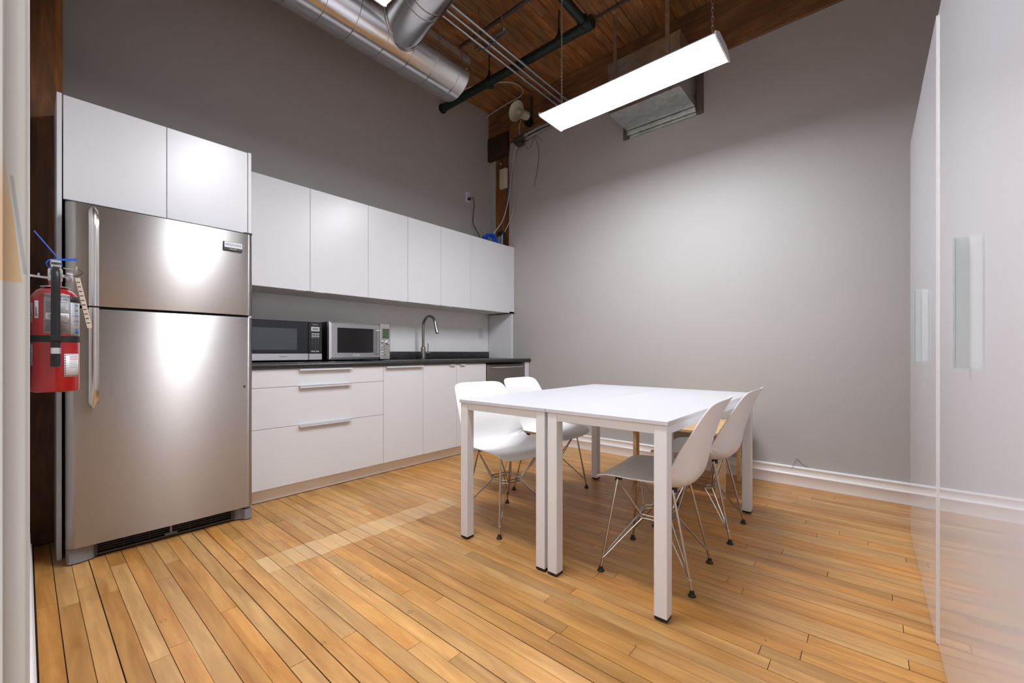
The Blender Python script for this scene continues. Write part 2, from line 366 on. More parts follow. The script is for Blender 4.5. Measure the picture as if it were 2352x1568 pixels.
# ---- floor: dark sub-floor and one board after another
floor = struct(MB().box(XK-0.1, XR+0.1, -0.9, YF+0.1, -0.08, -0.004).build('floor', M['grime'], origin=(0, 0, 0)))
def unit_board():
    b = MB(); b.box(-0.5, 0.5, -0.5, 0.5, -1, 0)
    me_o = b.build('board', M['floor'], smooth=False); me = me_o.data; bpy.data.objects.remove(me_o); return me
UB = unit_board(); UBP = UB.copy(); UBP.materials[0] = M['patch']
def board(name, me, parent, x0, x1, y0, y1, z0, z1):
    o = bpy.data.objects.new(name, me); COL.objects.link(o); o.parent = parent
    o.location = ((x0+x1)/2, (y0+y1)/2, z1); o.scale = (x1-x0, y1-y0, z1-z0); return o
PITCH = 0.0578; rng = random.Random(11)
XL, XE = -3.28, 0.80
y = 0.03; row = 0; rest = MB()
while y < YF-0.002:
    gap = rng.choice((0.0014, 0.0018, 0.0022, 0.0028, 0.0036)); y1 = min(y+PITCH-gap, YF)
    cuts = []
    x = XL - rng.uniform(0, 0.9)
    while x < XE:
        cuts.append(x); x += rng.uniform(0.60, 1.75)
    cuts.append(XE+0.2)
    patch = None
    if 0.70 < y < 1.84: patch = (-2.255+rng.uniform(-0.006, 0.004), -2.075+rng.uniform(-0.004, 0.006))
    for a, b in zip(cuts, cuts[1:]):
        a = max(a, XL); b = min(b, XE)
        if b-a < 0.03: continue
        segs = [(a, b)]
        if patch:
            segs = []
            if a < patch[0]: segs.append((a, min(b, patch[0])))
            if b > patch[1]: segs.append((max(a, patch[1]), b))
        for (p, q) in segs:
            if q-p < 0.012: continue
            if p > 0.17: rest.box(p+0.0006, q-0.0006, y, y1, -0.004, 0)
            else: board('floor_board', UB, floor, p+0.0010, q-0.0010, y, y1, -0.004, rng.uniform(-0.0004, 0.0))
    if patch: board('floor_board', UBP, floor, patch[0]+0.0005, patch[1]-0.0005, y, y1, -0.004, 0.0)
    y += PITCH; row += 1
yy = -0.85
while yy < 0.02:
    rest.box(-0.69, XE, yy, yy+PITCH-0.002, -0.004, 0); yy += PITCH
stuff(rest.build('floor_board_field', M['floor'], floor, smooth=False))

# ---- ceiling boards running towards the far wall
ceiling = struct(MB().box(XK-0.1, XR+0.1, -0.13, YF+0.1, ZC+0.004, ZC+0.12).build('ceiling', M['ceil_gap'], origin=(0, 0, 0)))
UC = UB.copy(); UC.materials[0] = M['ceil']
x = XK
while x < XR-0.01:
    w = 0.083; x1 = min(x+w-rng.choice((0.002, 0.003, 0.005)), XR)
    cuts = [-0.12]; yy = -0.12 + rng.uniform(0.8, 3.4)
    while yy < YF-0.15: cuts.append(yy); yy += rng.uniform(1.3, 3.0)
    cuts.append(YF)
    for a, b in zip(cuts, cuts[1:]): board('ceiling_board', UC, ceiling, x, x1, a+0.001, b-0.001, ZC-rng.uniform(0.0, 0.003), ZC+0.004)
    x += w

# ---- far wall baseboard, left partition baseboard
def baseprof(t): return [(0, 0), (-0.031*t, 0), (-0.031*t, 0.073), (-0.034*t, 0.076), (-0.034*t, 0.082), (-0.027*t, 0.086), (-0.024*t, 0.092), (-0.022*t, 0.124), (-0.026*t, 0.128), (-0.026*t, 0.134), (-0.016*t, 0.140), (0, 0.141)]
struct(MB().prism([(YF+a, z) for a, z in baseprof(1)], 0, XK+0.02, XR).build('baseboard_far', M['trim'], origin=(-1.4, YF, 0), sharp=50))
struct(MB().prism([(0.004-a*0.55, z) for a, z in baseprof(1)], 0, -3.06, -0.74).build('baseboard_left', M['trim'], origin=(-2, 0.004, 0), sharp=50))

# ---- timber: beam over the far wall, bolster, corner post, post by the fridge
tag(MB().box(-3.32, XR, YF-0.018, YF+0.12, 3.5125, ZC-0.004, 0.004).build('ceiling_beam', M['beam'], origin=(-1.4, YF, 3.5)), 'long brown timber beam along the top of the far wall', 'beam')
tag(MB().box(XK+0.001, -3.322, YF-0.032, YF+0.12, 3.656, ZC-0.006, 0.006).build('beam_block', M['beam'], origin=(-3.5, YF, 3.66)), 'brown timber beam end above the dark bolster in the far corner', 'timber block')
tag(MB().prism([(XK+0.001, 3.376), (-3.36, 3.376), (-3.322, 3.44), (-3.322, 3.655), (XK+0.001, 3.655)], 1, YF-0.045, YF+0.12).build('bolster', M['bolster'], origin=(-3.5, YF, 3.38), sharp=20), 'very dark wooden bolster block on top of the corner post', 'timber block')
tag(MB().prism([(-3.552, YF+0.12), (-3.552, YF+0.001), (-3.547, YF-0.003), (-3.339, YF-0.003), (-3.334, YF+0.001), (-3.334, YF+0.12)], 2, 0, 3.375).build('corner_post', M['post'], origin=(-3.44, YF, 0), sharp=20), 'brown wooden post in the far corner behind the wall cabinets', 'post')
tag(MB().prism([(XK, 0.135), (-3.311, 0.135), (-3.29, 0.114), (-3.29, -0.24), (XK, -0.24)], 2, 0, ZC).build('timber_post', M['post'], origin=(-3.47, -0.05, 0), sharp=20), 'dark stained timber post standing left of the fridge', 'post')

# ================================================================== CEILING SERVICES
# ---- the two wrap light fixtures
def light_fixture(x0, x1, yc, label, chains):
    t = thing('ceiling_light', label, 'light', ((x0+x1)/2, yc, 2.70), 'hanging wrap lights')
    hw = 0.146
    # flat prismatic lens in a white steel body with sloped sides
    zl = 2.722
    MB().prism([(yc-hw+0.010, zl+0.006), (yc-hw+0.016, zl), (yc+hw-0.016, zl), (yc+hw-0.010, zl+0.006)], 0, x0+0.006, x1-0.006).build('lens', M['lens'], t, sharp=20)
    bp_ = [(yc-hw+0.010, zl+0.0062), (yc-hw, zl+0.007), (yc-hw, zl+0.012), (yc-hw+0.09, zl+0.045), (yc+hw-0.09, zl+0.045), (yc+hw, zl+0.012), (yc+hw, zl+0.007), (yc+hw-0.010, zl+0.0062)]
    MB().prism(bp_, 0, x0+0.004, x1-0.004).box(x0+0.02, x1-0.02, yc-0.05, yc+0.05, zl+0.045, zl+0.060, 0.004).build('housing', M['lampw'], t, sharp=20)
    pe = [(yc-hw+0.012, zl-0.004), (yc-hw-0.003, zl+0.004), (yc-hw-0.003, zl+0.020), (yc-hw+0.07, zl+0.055), (yc+hw-0.07, zl+0.055), (yc+hw+0.003, zl+0.020), (yc+hw+0.003, zl+0.004), (yc+hw-0.012, zl-0.004)]
    for xa, xb in ((x0-0.003, x0+0.005), (x1-0.005, x1+0.003)):
        MB().prism(pe, 0, xa, xb).build('end_cap', M['lampw'], t, sharp=20)
    for cx in chains:
        b = MB(); z = zl+0.060; i = 0
        while z < ZC-0.004:
            pts = []
            for k in range(8):
                a = 2*math.pi*k/8; l, w_ = 0.016*math.sin(a), 0.0065*math.cos(a)
                pts.append((cx+(w_ if i % 2 else 0), yc+(0 if i % 2 else w_), z+0.013+l))
            c = MB(); c.tube(pts, 0.0022, 4, close=True)
            me = bpy.data.meshes.new('l'); c.bm.to_mesh(me); c.bm.free(); b.bm.from_mesh(me); bpy.data.meshes.remove(me)
            z += 0.0255; i += 1
        b.build('chain', M['conduit'], t)
    return t
light_fixture(-1.845, -0.650, 2.588, 'bright hanging light in front of the far wall over the table', (-1.745, -0.705))
light_fixture(-1.845, -0.650, 1.030, 'bright hanging light cut off by the top edge of the picture', (-1.745, -0.705))

# ---- round spiral duct along the kitchen wall and its branch
XD, ZD, RD, YE = -2.75, 3.388, 0.207, 2.43
duct = thing('round_duct', 'galvanised round duct with seams running along the kitchen wall', 'duct', (XD, 1.2, ZD))
b = MB()
ys = [-0.10, YE-0.014, YE-0.010, YE]
b.lathe([(RD-0.004, 0.0), (RD, 0.002), (RD, YE-0.010), (RD-0.003, YE-0.006)], (XD, 0.006, ZD), (0, 1, 0), 64)
b.build('pipe', M['galv'], duct, uv=(1, 2))
yy = YE-0.10; i = 0
while yy > 0.0:
    r = RD+0.006
    MB().lathe([(RD-0.001, -0.005), (r, -0.0025), (r, 0.0025), (RD-0.001, 0.005)], (XD, yy, ZD), (0, 1, 0), 64, cap=False).build('seam_ring', M['galv'], duct)
    yy -= (0.205 if i % 3 else 0.23); i += 1
for a, yo in ((-12, YE-0.045), (-62, YE-0.045), (60, YE-0.04), (-58, 1.21)):
    q = Vector((XD+RD*math.cos(R(a)), yo, ZD+RD*math.sin(R(a)))); nrm = Vector((math.cos(R(a)), 0, math.sin(R(a))))
    MB().lathe([(0.006, -0.002), (0.006, 0.003), (0.003, 0.005)], q, nrm, 8).build('screw', M['conduit'], duct)
bd = Vector((1, -0.13, 0.06)).normalized(); b0 = Vector((XD, 1.805, ZD-0.01)); RB = 0.162
b = MB(); b.lathe([(RB, 0.0), (RB, 0.43), (RB+0.006, 0.432), (RB+0.006, 0.445), (RB, 0.447), (RB, 0.495), (RB+0.005, 0.497), (RB+0.005, 0.510), (RB, 0.512), (RB, 0.95)], b0, bd, 48)
br = b.build('branch_pipe', M['galv'], duct)
# saddle collar where the branch meets the duct
a1 = bd.cross(Vector((0, 0, 1))).normalized(); a2 = a1.cross(bd)
pts = []
for k in range(48):
    q = a1*math.cos(2*math.pi*k/48)*(RB+0.006)+a2*math.sin(2*math.pi*k/48)*(RB+0.006)
    t_ = 0.0
    for _ in range(60):
        P_ = b0+q+bd*t_
        if math.hypot(P_.x-XD, P_.z-ZD) > RD+0.004: break
        t_ += 0.006
    pts.append(P_)
MB().tube(pts, 0.007, 6, close=True).build('saddle_collar', M['galv'], duct)

# ---- three parallel conduits with a strut
for i, xx in enumerate((-2.521, -2.456, -2.391)):
    t = thing('conduit', ['leftmost of three parallel steel conduits under the ceiling', 'middle one of three parallel steel conduits under the ceiling', 'rightmost of three parallel steel conduits under the ceiling'][i], 'conduit', (xx, 2, 3.60), 'three steel conduits beside the duct')
    MB().cyl((xx, 0.006, 3.60), (xx, YF-0.02, 3.60), 0.0135, 12).build('tube', M['conduit'], t)
    for yy in (3.10+0.01*i, 1.62): MB().cyl((xx, yy-0.03, 3.60), (xx, yy+0.03, 3.60), 0.0165, 12).build('coupling', M['conduit'], t)
st = thing('strut_hanger', 'short slotted steel strut carrying the three conduits', 'hanger', (-2.45, 2.564, 3.63))
MB().box(-2.62, -2.29, 2.544, 2.548, 3.615, 3.655).box(-2.62, -2.29, 2.580, 2.584, 3.615, 3.655).box(-2.62, -2.29, 2.544, 2.584, 3.655, 3.659).build('channel', M['conduit'], st)
for xx in (-2.59, -2.32): MB().cyl((xx, 2.564, 3.655), (xx, 2.564, ZC), 0.004, 6).build('rod', M['conduit'], st)
for xx in (-2.521, -2.456, -2.391): MB().tube([(xx+0.02*math.cos(R(a)), 2.564, 3.60+0.019*math.sin(R(a))) for a in range(-180, 1, 30)], 0.0035, 6).build('clamp', M['conduit'], st)
# thin pipe crossing under the boards
tag(MB().cyl((XK, 2.70, 3.90), (XR, 2.70, 3.90), 0.016, 12).build('thin_pipe', M['pipe_d'], origin=(-1.5, 2.7, 3.9)), 'thin grey pipe crossing the ceiling boards above the conduits', 'pipe')
# green sprinkler pipe
gp = thing('sprinkler_pipe', 'dark green sprinkler pipe with a tee under the wooden ceiling', 'pipe', (-2.5, 3.04, 3.71))
MB().cyl((XK+0.0, 3.04, 3.715), (-1.79, 3.04, 3.705), 0.040, 20).build('pipe', M['green'], gp)
MB().cyl((-1.80, 0.006, 3.72), (-1.80, 3.04, 3.705), 0.036, 20).build('branch_pipe', M['green'], gp)
MB().lathe([(0.046, -0.06), (0.052, -0.055), (0.052, 0.055), (0.046, 0.06)], (-1.80, 3.03, 3.706), (1, 0, 0), 20).lathe([(0.046, -0.07), (0.05, -0.065), (0.05, 0.0)], (-1.80, 3.03, 3.706), (0, 1, 0), 20).build('tee_fitting', M['green'], gp)
MB().lathe([(0.050, 0), (0.050, 0.018)], (XK+0.001, 3.04, 3.715), (1, 0, 0), 20).build('wall_collar', M['black'], gp)
for xx in (-2.08, -2.92):
    h = MB(); h.cyl((xx, 3.04, 3.76), (xx, 3.04, ZC), 0.006, 8); h.lathe([(0.02, 0.035), (0.016, 0.06), (0.008, 0.11)], (xx, 3.04, 3.715), (0, 0, 1), 12); h.tube([(xx, 3.04+0.044*math.cos(R(a)), 3.715+0.044*math.sin(R(a))) for a in range(0, 360, 24)], 0.006, 6, close=True)
    h.build('hanger', M['black'], gp)
# round ceiling box with its conduit
cb = thing('ceiling_box', 'round steel electrical box on the ceiling near the tee', 'junction box', (-1.93, 3.30, 3.94))
MB().lathe([(0.058, 0.0), (0.058, 0.03), (0.054, 0.032), (0.054, ZC-3.93)], (-1.93, 3.30, 3.93), (0, 0, 1), 24).build('body', M['galv2'], cb)
MB().lathe([(0.060, -0.004), (0.060, 0.0)], (-1.93, 3.30, 3.93), (0, 0, 1), 24).build('cover', M['galv2'], cb)
MB().cyl((-1.88, 3.30, 3.955), (XR, 3.30, 3.955), 0.011, 10).build('conduit', M['pipe_d'], cb)
# square box near the corner with two cables
jb = thing('junction_box', 'small steel junction box on the ceiling near the corner with white cables', 'junction box', (-3.18, 3.33, 3.92))
MB().box(-3.24, -3.13, 3.28, 3.38, 3.915, ZC-0.002, 0.006).build('body', M['galv2'], jb)
MB().lathe([(0.045, -0.006), (0.045, 0.0)], (-3.185, 3.33, 3.915), (0, 0, 1), 16).build('cover', M['pipe_d'], jb)
MB().tube(smooth_path([(-3.24, 3.31, 3.93), (-3.36, 3.24, 3.945), (-3.50, 3.20, 3.93), (-3.60, 3.24, 3.90), (-3.635, 3.27, 3.84)]), 0.007, 6).build('cable', M['cabw'], jb)
MB().tube(smooth_path([(-3.13, 3.35, 3.94), (-3.00, 3.46, 3.945), (-2.96, 3.60, 3.935), (-3.05, 3.70, 3.935), (-3.30, 3.72, 3.935), (-3.55, 3.74, 3.93), (-3.63, 3.72, 3.90)]), 0.007, 6).build('cable', M['cabw'], jb)

# ---- horn loudspeaker on the beam
hn = thing('horn_speaker', 'cream horn loudspeaker bracketed to the timber beam', 'loudspeaker', (-3.0, 3.6, 3.66))
ha = Vector((-0.02, -1.0, -0.12)).normalized(); h0 = Vector((-2.965, 3.68, 3.665))
MB().lathe([(0.03, -0.02), (0.048, -0.015), (0.05, 0.06), (0.056, 0.10), (0.075, 0.14), (0.105, 0.165), (0.108, 0.168), (0.104, 0.168), (0.072, 0.135), (0.048, 0.09), (0.0, 0.085)], h0, ha, 32).build('bell', M['cream'], hn)
MB().lathe([(0.030, 0.08), (0.030, 0.145), (0.024, 0.155), (0.0, 0.158)], h0, ha, 20).build('phase_plug', M['cream'], hn)
MB().lathe([(0.0, -0.075), (0.04, -0.07), (0.05, -0.055), (0.05, -0.018), (0.0, -0.014)], h0+Vector((0.0, 0.01, -0.055)), ha, 24).build('driver', M['black'], hn)
MB().box(-2.985, -2.955, YF-0.035, YF-0.019, 3.66, 3.93, 0.002).box(-2.985, -2.955, 3.66, YF-0.02, 3.655, 3.665, 0.002).build('bracket', M['pipe_d'], hn)
MB().tube(smooth_path([(-2.98, 3.62, 3.60), (-3.06, 3.68, 3.585), (-3.11, 3.74, 3.55), (-3.12, 3.775, 3.50)]), 0.003, 6).build('cable', M['cabw'], hn)

# ---- box duct coming out of the far wall
bx = thing('box_duct', 'rectangular sheet metal duct sticking out of the far wall behind the light', 'duct', (-1.48, 3.6, 3.12))
DX0, DX1, DY, DZ0, DZ1 = -1.79, -1.165, 3.392, 3.115, 3.565
MB().box(DX0, DX1, DY+0.004, YF-0.022, DZ0+0.004, DZ1).build('body', M['galv2'], bx)
cxm, cym = (DX0+DX1)/2, (DY+YF)/2   # cross-broken bottom sheet
MB().add_mesh([(DX0, DY, DZ0), (DX1, DY, DZ0), (DX1, YF-0.06, DZ0), (DX0, YF-0.06, DZ0), (DX0+0.16, cym, DZ0-0.006), (DX1-0.16, cym, DZ0-0.006)], [(0, 1, 5, 4), (1, 2, 5), (2, 3, 4, 5), (3, 0, 4)]).build('bottom_sheet', M['galv2'], bx, sharp=0.5)
MB().box(DX0-0.004, DX1+0.004, YF-0.055, YF-0.02, DZ0-0.034, DZ0-0.001, 0.003).build('bottom_flange', M['galv2'], bx)
for xa in (DX0-0.002, DX1-0.002): MB().box(xa, xa+0.004, DY-0.002, DY+0.014, DZ0-0.008, DZ1).build('corner_seam', M['galv2'], bx)
fr = mat('frame_brown_grey', lin(92, 82, 76), 0.6)
MB().box(DX0-0.055, DX0, YF-0.020, YF-0.001, DZ0-0.055, 3.511, 0.002).build('frame_side', fr, bx)
MB().box(DX1, DX1+0.055, YF-0.020, YF-0.001, DZ0-0.055, 3.511, 0.002).build('frame_side', fr, bx)
MB().box(DX0+0.02, DX1, YF-0.022, YF-0.001, DZ0-0.055, DZ0-0.036, 0.002).build('frame_bottom', M['galv2'], bx)
for xx in (-1.724, -1.264):
    o = MB().box(xx-0.017, xx+0.017, DY-0.006, DY-0.002, 3.40, ZC, 0.0).build('hanger_strap', M['galv2'], bx)
    MB().lathe([(0.006, 0), (0.006, 0.004)], (xx, DY-0.006, 3.43), (0, -1, 0), 8).build('bolt', M['conduit'], o)

# ---- junction under the beam with two conduits and hanging cables
jc = thing('wall_junction', 'steel junction box under the beam end beside the horn', 'junction box', (-3.11, 3.76, 3.48))
MB().box(-3.20, -3.04, 3.72, 3.81, 3.45, 3.505, 0.006).build('body', M['pipe_d'], jc)
MB().box(-3.17, -3.08, 3.725, 3.80, 3.41, 3.45, 0.006).build('lower_box', M['dgrey'], jc)
for zz, yy in ((3.50, 3.75), (3.475, 3.78)):
    MB().tube(smooth_path([(-3.05, yy, zz-0.005), (-2.96, yy, zz+0.004), (-2.84, yy+0.008, zz+0.018), (-2.6, yy+0.01, zz+0.02), (-1.86, yy+0.01, zz+0.02)]), 0.016, 10).build('conduit', M['conduit'], jc)
    MB().cyl((-3.05, yy, zz-0.006), (-3.00, yy, zz), 0.021, 10).build('connector', M['conduit'], jc)

def cable(pts, r, m, label, name='cable', cat='cable', sub=7, group=None):
    return tag(MB().tube(smooth_path(pts, sub), r, 6).build(name, M[m], origin=pts[0]), label, cat, group)
cable([(-3.14, 3.76, 3.45), (-3.22, 3.775, 3.33), (-3.27, 3.78, 3.10), (-3.30, 3.77, 2.85), (-3.36, 3.74, 2.60), (-3.42, 3.66, 2.44), (-3.47, 3.62, 2.37)], 0.0065, 'cabw', 'white cable running from the junction box down to the blue coil')
cable([(-3.15, 3.77, 3.44), (-3.245, 3.785, 3.28), (-3.285, 3.785, 3.10), (-3.315, 3.782, 2.92), (-3.325, 3.778, 2.82)], 0.006, 'cabb', 'pale blue cable running down the edge of the corner post')
cable([(-3.17, 3.77, 3.45), (-3.215, 3.785, 3.35), (-3.225, 3.80, 3.05), (-3.235, 3.80, 2.80), (-3.27, 3.79, 2.62), (-3.33, 3.77, 2.50), (-3.36, 3.72, 2.37)], 0.005, 'cabw', 'thin white cable hanging in front of the far wall near the corner')
cable([(-2.93, 3.79, 3.47), (-2.90, 3.79, 3.40), (-2.875, 3.80, 3.28), (-2.89, 3.80, 3.10), (-2.93, 3.805, 2.96), (-2.945, 3.805, 2.90)], 0.0022, 'cabd', 'long thin dark wire strand dangling on the far wall', 'loose_wire', 'wire')
cable([(-2.91, 3.79, 3.46), (-2.86, 3.79, 3.42), (-2.83, 3.80, 3.38)], 0.0022, 'cabd', 'short stray wire end sticking out beside the junction box', 'loose_wire', 'wire')
cable([(-3.06, 3.79, 3.44), (-3.05, 3.795, 3.37), (-3.01, 3.80, 3.35), (-2.97, 3.795, 3.40), (-2.94, 3.79, 3.46)], 0.002, 'cabd', 'thin wire loop hanging under the two conduits', 'loose_wire', 'wire')
cable([(-0.47, YF-0.034, 0.125), (-0.455, YF-0.012, 0.165), (-0.44, YF-0.004, 0.195), (-0.41, YF-0.004, 0.165), (-0.37, YF-0.012, 0.148)], 0.0012, 'cabd', 'hair-thin wire sticking up from the far baseboard', 'loose_wire', 'wire')
pb = thing('post_box', 'small cream box with conduits screwed to the corner post', 'box', (-3.40, 3.78, 3.1))
MB().box(-3.456, -3.345, YF-0.045, YF-0.004, 2.985, 3.225, 0.008, 2).build('body', M['cream'], pb)
for xx in (-3.43, -3.375): MB().cyl((xx, YF-0.010, 3.225), (xx, YF-0.010, 3.375), 0.006, 8).build('raceway', M['pipe_d'], pb)
tag(MB().box(-3.475, -3.455, YF-0.006, YF-0.0032, 3.30, 3.32).build('post_tag', M['plate'], origin=(-3.46, YF-0.03, 3.35)), 'tiny white tag on the corner post', 'tag')

# ================================================================== KITCHEN
# ---- cabinet over the fridge with its two tall side panels
DT = 0.018
def front(name, parent, x, y0, y1, z0, z1, m='cab'):
    """a cabinet front of 18 mm with eased edges; x is its outer face"""
    return MB().box(x-DT, x, y0+0.0012, y1-0.0012, z0+0.0012, z1-0.0012, 0.0012).build(name, M[m], parent)
fc = thing('fridge_cabinet', 'tall white cabinet with two doors above the fridge', 'cabinet', (-3.2, 0.52, 0))
XT = -2.975
MB().box(-3.282, XT, 0.101, 0.118, 0, 2.255, 0.001).build('side_panel', M['cab'], fc)
MB().box(XK+0.002, XT, 0.916, 0.934, 0, 2.255, 0.001).build('side_panel', M['cab'], fc)
MB().box(XK+0.002, XT-DT-0.002, 0.140, 0.914, 1.75, 2.25).build('body', M['cab_in'], fc)
front('door', fc, XT, 0.121, 0.516, 1.745, 2.252); front('door', fc, XT, 0.516, 0.914, 1.745, 2.252)

# ---- wall cabinets
XU, ZU0, ZU1 = -3.25, 1.465, 2.2505
def pull(parent, x, y, z, w, horiz_z, m='bar'):
    """small folded finger pull hooked over the edge of a front"""
    o = 0.018
    return MB().box(x-0.002, x+0.0015, y-w/2, y+w/2, z-0.001, z+horiz_z*0.004).box(x-0.001, x+o, y-w/2, y+w/2, z-0.0012, z+0.0012).box(x+o-0.002, x+o, y-w/2, y+w/2, z-(0.010 if horiz_z > 0 else 0.001), z+(0.001 if horiz_z > 0 else 0.008)).build('handle', M[m], parent)
def wall_cab(y0, y1, splits, hs, label, extra=None):
    t = thing('wall_cabinet', label, 'cabinet', (-3.45, (y0+y1)/2, ZU0), 'white wall cabinets above the counter')
    MB().box(XK+0.002, XU-DT-0.002, y0+0.0005, y1-0.0005, ZU0+0.004, ZU1-0.002).build('body', M['cab_in'], t)
    ed = [y0]+splits+[y1]
    for i, (a, b) in enumerate(zip(ed, ed[1:])):
        d = front('door', t, XU, a, b, ZU0, ZU1)
        pull(d, XU, hs[i], ZU0-0.002, 0.070, -1)
    return t
wall_cab(0.936, 1.904, [1.419], [1.347, 1.487], 'white two-door wall cabinet next to the tall fridge cabinet')
wall_cab(1.904, 2.302, [], [2.238], 'narrow single-door white wall cabinet above the right end of the steel oven')
wall_cab(2.302, 3.095, [2.694], [2.634, 2.79], 'white two-door wall cabinet above the faucet')
w4 = wall_cab(3.095, 3.725, [], [3.201], 'white wall cabinet with one door at the far corner below the blue coil')
MB().box(XU-DT, XU, 3.727, YF-0.003, ZU0, ZU1+0.004, 0.001).build('filler', M['cab'], w4)
MB().box(XK+0.4, XU-DT-0.001, 3.727, YF-0.003, ZU0, ZU0+0.018, 0.001).build('filler_base', M['cab_in'], w4)

# ---- base units
XB, ZB0, ZB1 = -3.02, 0.100, 0.889
def base_body(t, y0, y1): return MB().box(XK+0.002, XB-DT-0.002, y0+0.0005, y1-0.0005, ZB0, ZB1+0.004).build('body', M['cab_in'], t)
def bar(parent, y0, y1, z, m='bar'):
    x = XB
    return MB().box(x-0.002, x+0.026, y0, y1, z-0.001, z+0.0015).box(x+0.0235, x+0.026, y0, y1, z-0.011, z+0.001).build('handle', M[m], parent)
dr = thing('drawer_cabinet', 'white base cabinet with three drawers below the microwaves', 'cabinet', (-3.3, 1.44, 0.1))
base_body(dr, 0.936, 1.905)
for z0, z1, hy in ((0.768, ZB1, (1.240, 1.628)), (0.497, 0.768, (1.240, 1.618)), (ZB0, 0.497, (1.240, 1.618))):
    d = front('drawer', dr, XB, 0.946, 1.905, z0, z1); bar(d, hy[0], hy[1], z1-0.002)
po = thing('pullout_cabinet', 'narrow white base cabinet with a full-width handle left of the sink cabinet', 'cabinet', (-3.3, 2.1, 0.1))
base_body(po, 1.905, 2.301); d = front('door', po, XB, 1.905, 2.301, ZB0, ZB1); bar(d, 1.92, 2.292, ZB1-0.002)
sk = thing('sink_cabinet', 'white two-door base cabinet below the faucet', 'cabinet', (-3.3, 2.7, 0.1))
base_body(sk, 2.301, 3.098)
for a, b, h in ((2.301, 2.696, 2.635), (2.696, 3.098, 2.765)):
    d = front('door', sk, XB, a, b, ZB0, ZB1); pull(d, XB, h, ZB1-0.001, 0.065, 1)
dw = thing('dishwasher', 'grey steel dishwasher under the counter next to the far wall', 'dishwasher', (-3.3, 3.42, 0.1))
MB().box(XK+0.05, XB-0.035, 3.106, 3.728, 0.10, 0.882).build('body', M['black'], dw)
MB().box(XB-0.03, XB+0.004, 3.112, 3.724, 0.105, 0.872, 0.004).build('door', M['steel_dw'], dw)
hp = []
for k in range(13):
    u_ = k/12; hp.append((XB+0.012+0.040*math.sin(math.pi*u_)**0.6, 3.150+0.536*u_, 0.846))
b = MB(); b.loft([[(x-0.006, yv, z-0.013), (x+0.006, yv, z-0.008), (x+0.006, yv, z+0.008), (x-0.006, yv, z+0.013)] for x, yv, z in hp]); b.build('handle', M['steel_h'], dw)
tag(MB().box(XK+0.002, XB, 3.732, YF-0.012, 0, 0.893, 0.001).build('end_panel', M['cab'], origin=(-3.3, 3.76, 0)), 'narrow white end panel between the dishwasher and the far wall', 'panel')
tag(MB().box(-3.108, -3.092, 0.936, 3.730, 0.003, 0.098, 0.001).build('plinth', M['toe'], origin=(-3.1, 2.3, 0)), 'long white toe kick along the floor below the base cabinets', 'toe kick')
# ---- countertop with its upstand
ct = thing('countertop', 'dark speckled laminate countertop with a rounded front edge', 'countertop', (-3.3, 2.4, 0.9))
zc0, zc1 = 0.894, 0.932
pr = [(XK+0.002, zc0), (-3.012, zc0)]+[(-3.012+0.017*math.sin(R(a)), zc0+0.017-0.017*math.cos(R(a))) for a in range(30, 91, 30)]+[(-2.995-0.017+0.017*math.cos(R(a)), zc1-0.017+0.017*math.sin(R(a))) for a in range(0, 91, 30)]+[(XK+0.002, zc1)]
b = MB(); b.loft([[(p[0], 0.936, p[1]) for p in pr], [(p[0], YF-0.004, p[1]) for p in pr]]); b.build('top', M['counter'], ct, sharp=50)
MB().box(XK+0.002, XK+0.022, 0.936, 3.775, 0.9325, 1.010, 0.004, 2).build('upstand', M['counter'], ct)
tag(MB().box(XK+0.0005, XK+0.006, 0.936, 3.776, 1.011, ZU0+0.02).build('backsplash', M['white_wall'], origin=(XK, 2.3, 1.0)), 'plain white backsplash between the counter and wall cabinets', 'backsplash')
tag(MB().box(XK+0.007, XU-DT+0.004, YF-0.036, YF-0.006, 0.9325, ZU0-0.001, 0.001).build('upright_board', M['cab'], origin=(-3.45, YF, 0.93)), 'white upright panel standing on the counter against the far wall', 'panel')

# ---- outlets
def outlet(yc, zc, x, label):
    t = thing('wall_outlet', label, 'outlet', (x, yc, zc), 'white wall outlets')
    MB().box(x, x+0.005, yc-0.036, yc+0.036, zc-0.058, zc+0.058, 0.003).build('plate', M['plate'], t)
    for dz in (-0.0185, 0.0185):
        f = MB().box(x+0.0045, x+0.0075, yc-0.017, yc+0.017, zc+dz-0.0155, zc+dz+0.0155, 0.002).build('socket', M['plate'], t)
        for ya, yb, za, zb_ in ((-0.008, -0.006, -0.001, 0.007), (0.006, 0.008, -0.001, 0.007), (-0.002, 0.002, -0.009, -0.005)):
            MB().box(x+0.0074, x+0.0079, yc+ya, yc+yb, zc+dz+za, zc+dz+zb_).build('slot', M['printd'], f)
outlet(3.429, 2.838, XK, 'white outlet high on the grey wall above the cabinets')
outlet(3.640, 1.232, XK+0.006, 'white outlet on the backsplash right of the faucet')
pc = thing('power_cord', 'black plug and cord hanging from the high wall outlet', 'cord', (XK, 3.44, 2.8))
MB().box(XK+0.0082, XK+0.045, 3.418, 3.444, 2.800, 2.828, 0.005, 2).build('plug', M['black'], pc)
MB().tube(smooth_path([(XK+0.045, 3.431, 2.815), (XK+0.07, 3.455, 2.82), (XK+0.05, 3.49, 2.75), (XK+0.03, 3.497, 2.66), (XK+0.03, 3.49, 2.55), (XK+0.06, 3.525, 2.45), (XK+0.10, 3.54, 2.36), (XK+0.12, 3.54, 2.252)]), 0.0045, 6).build('cord', M['black'], pc)
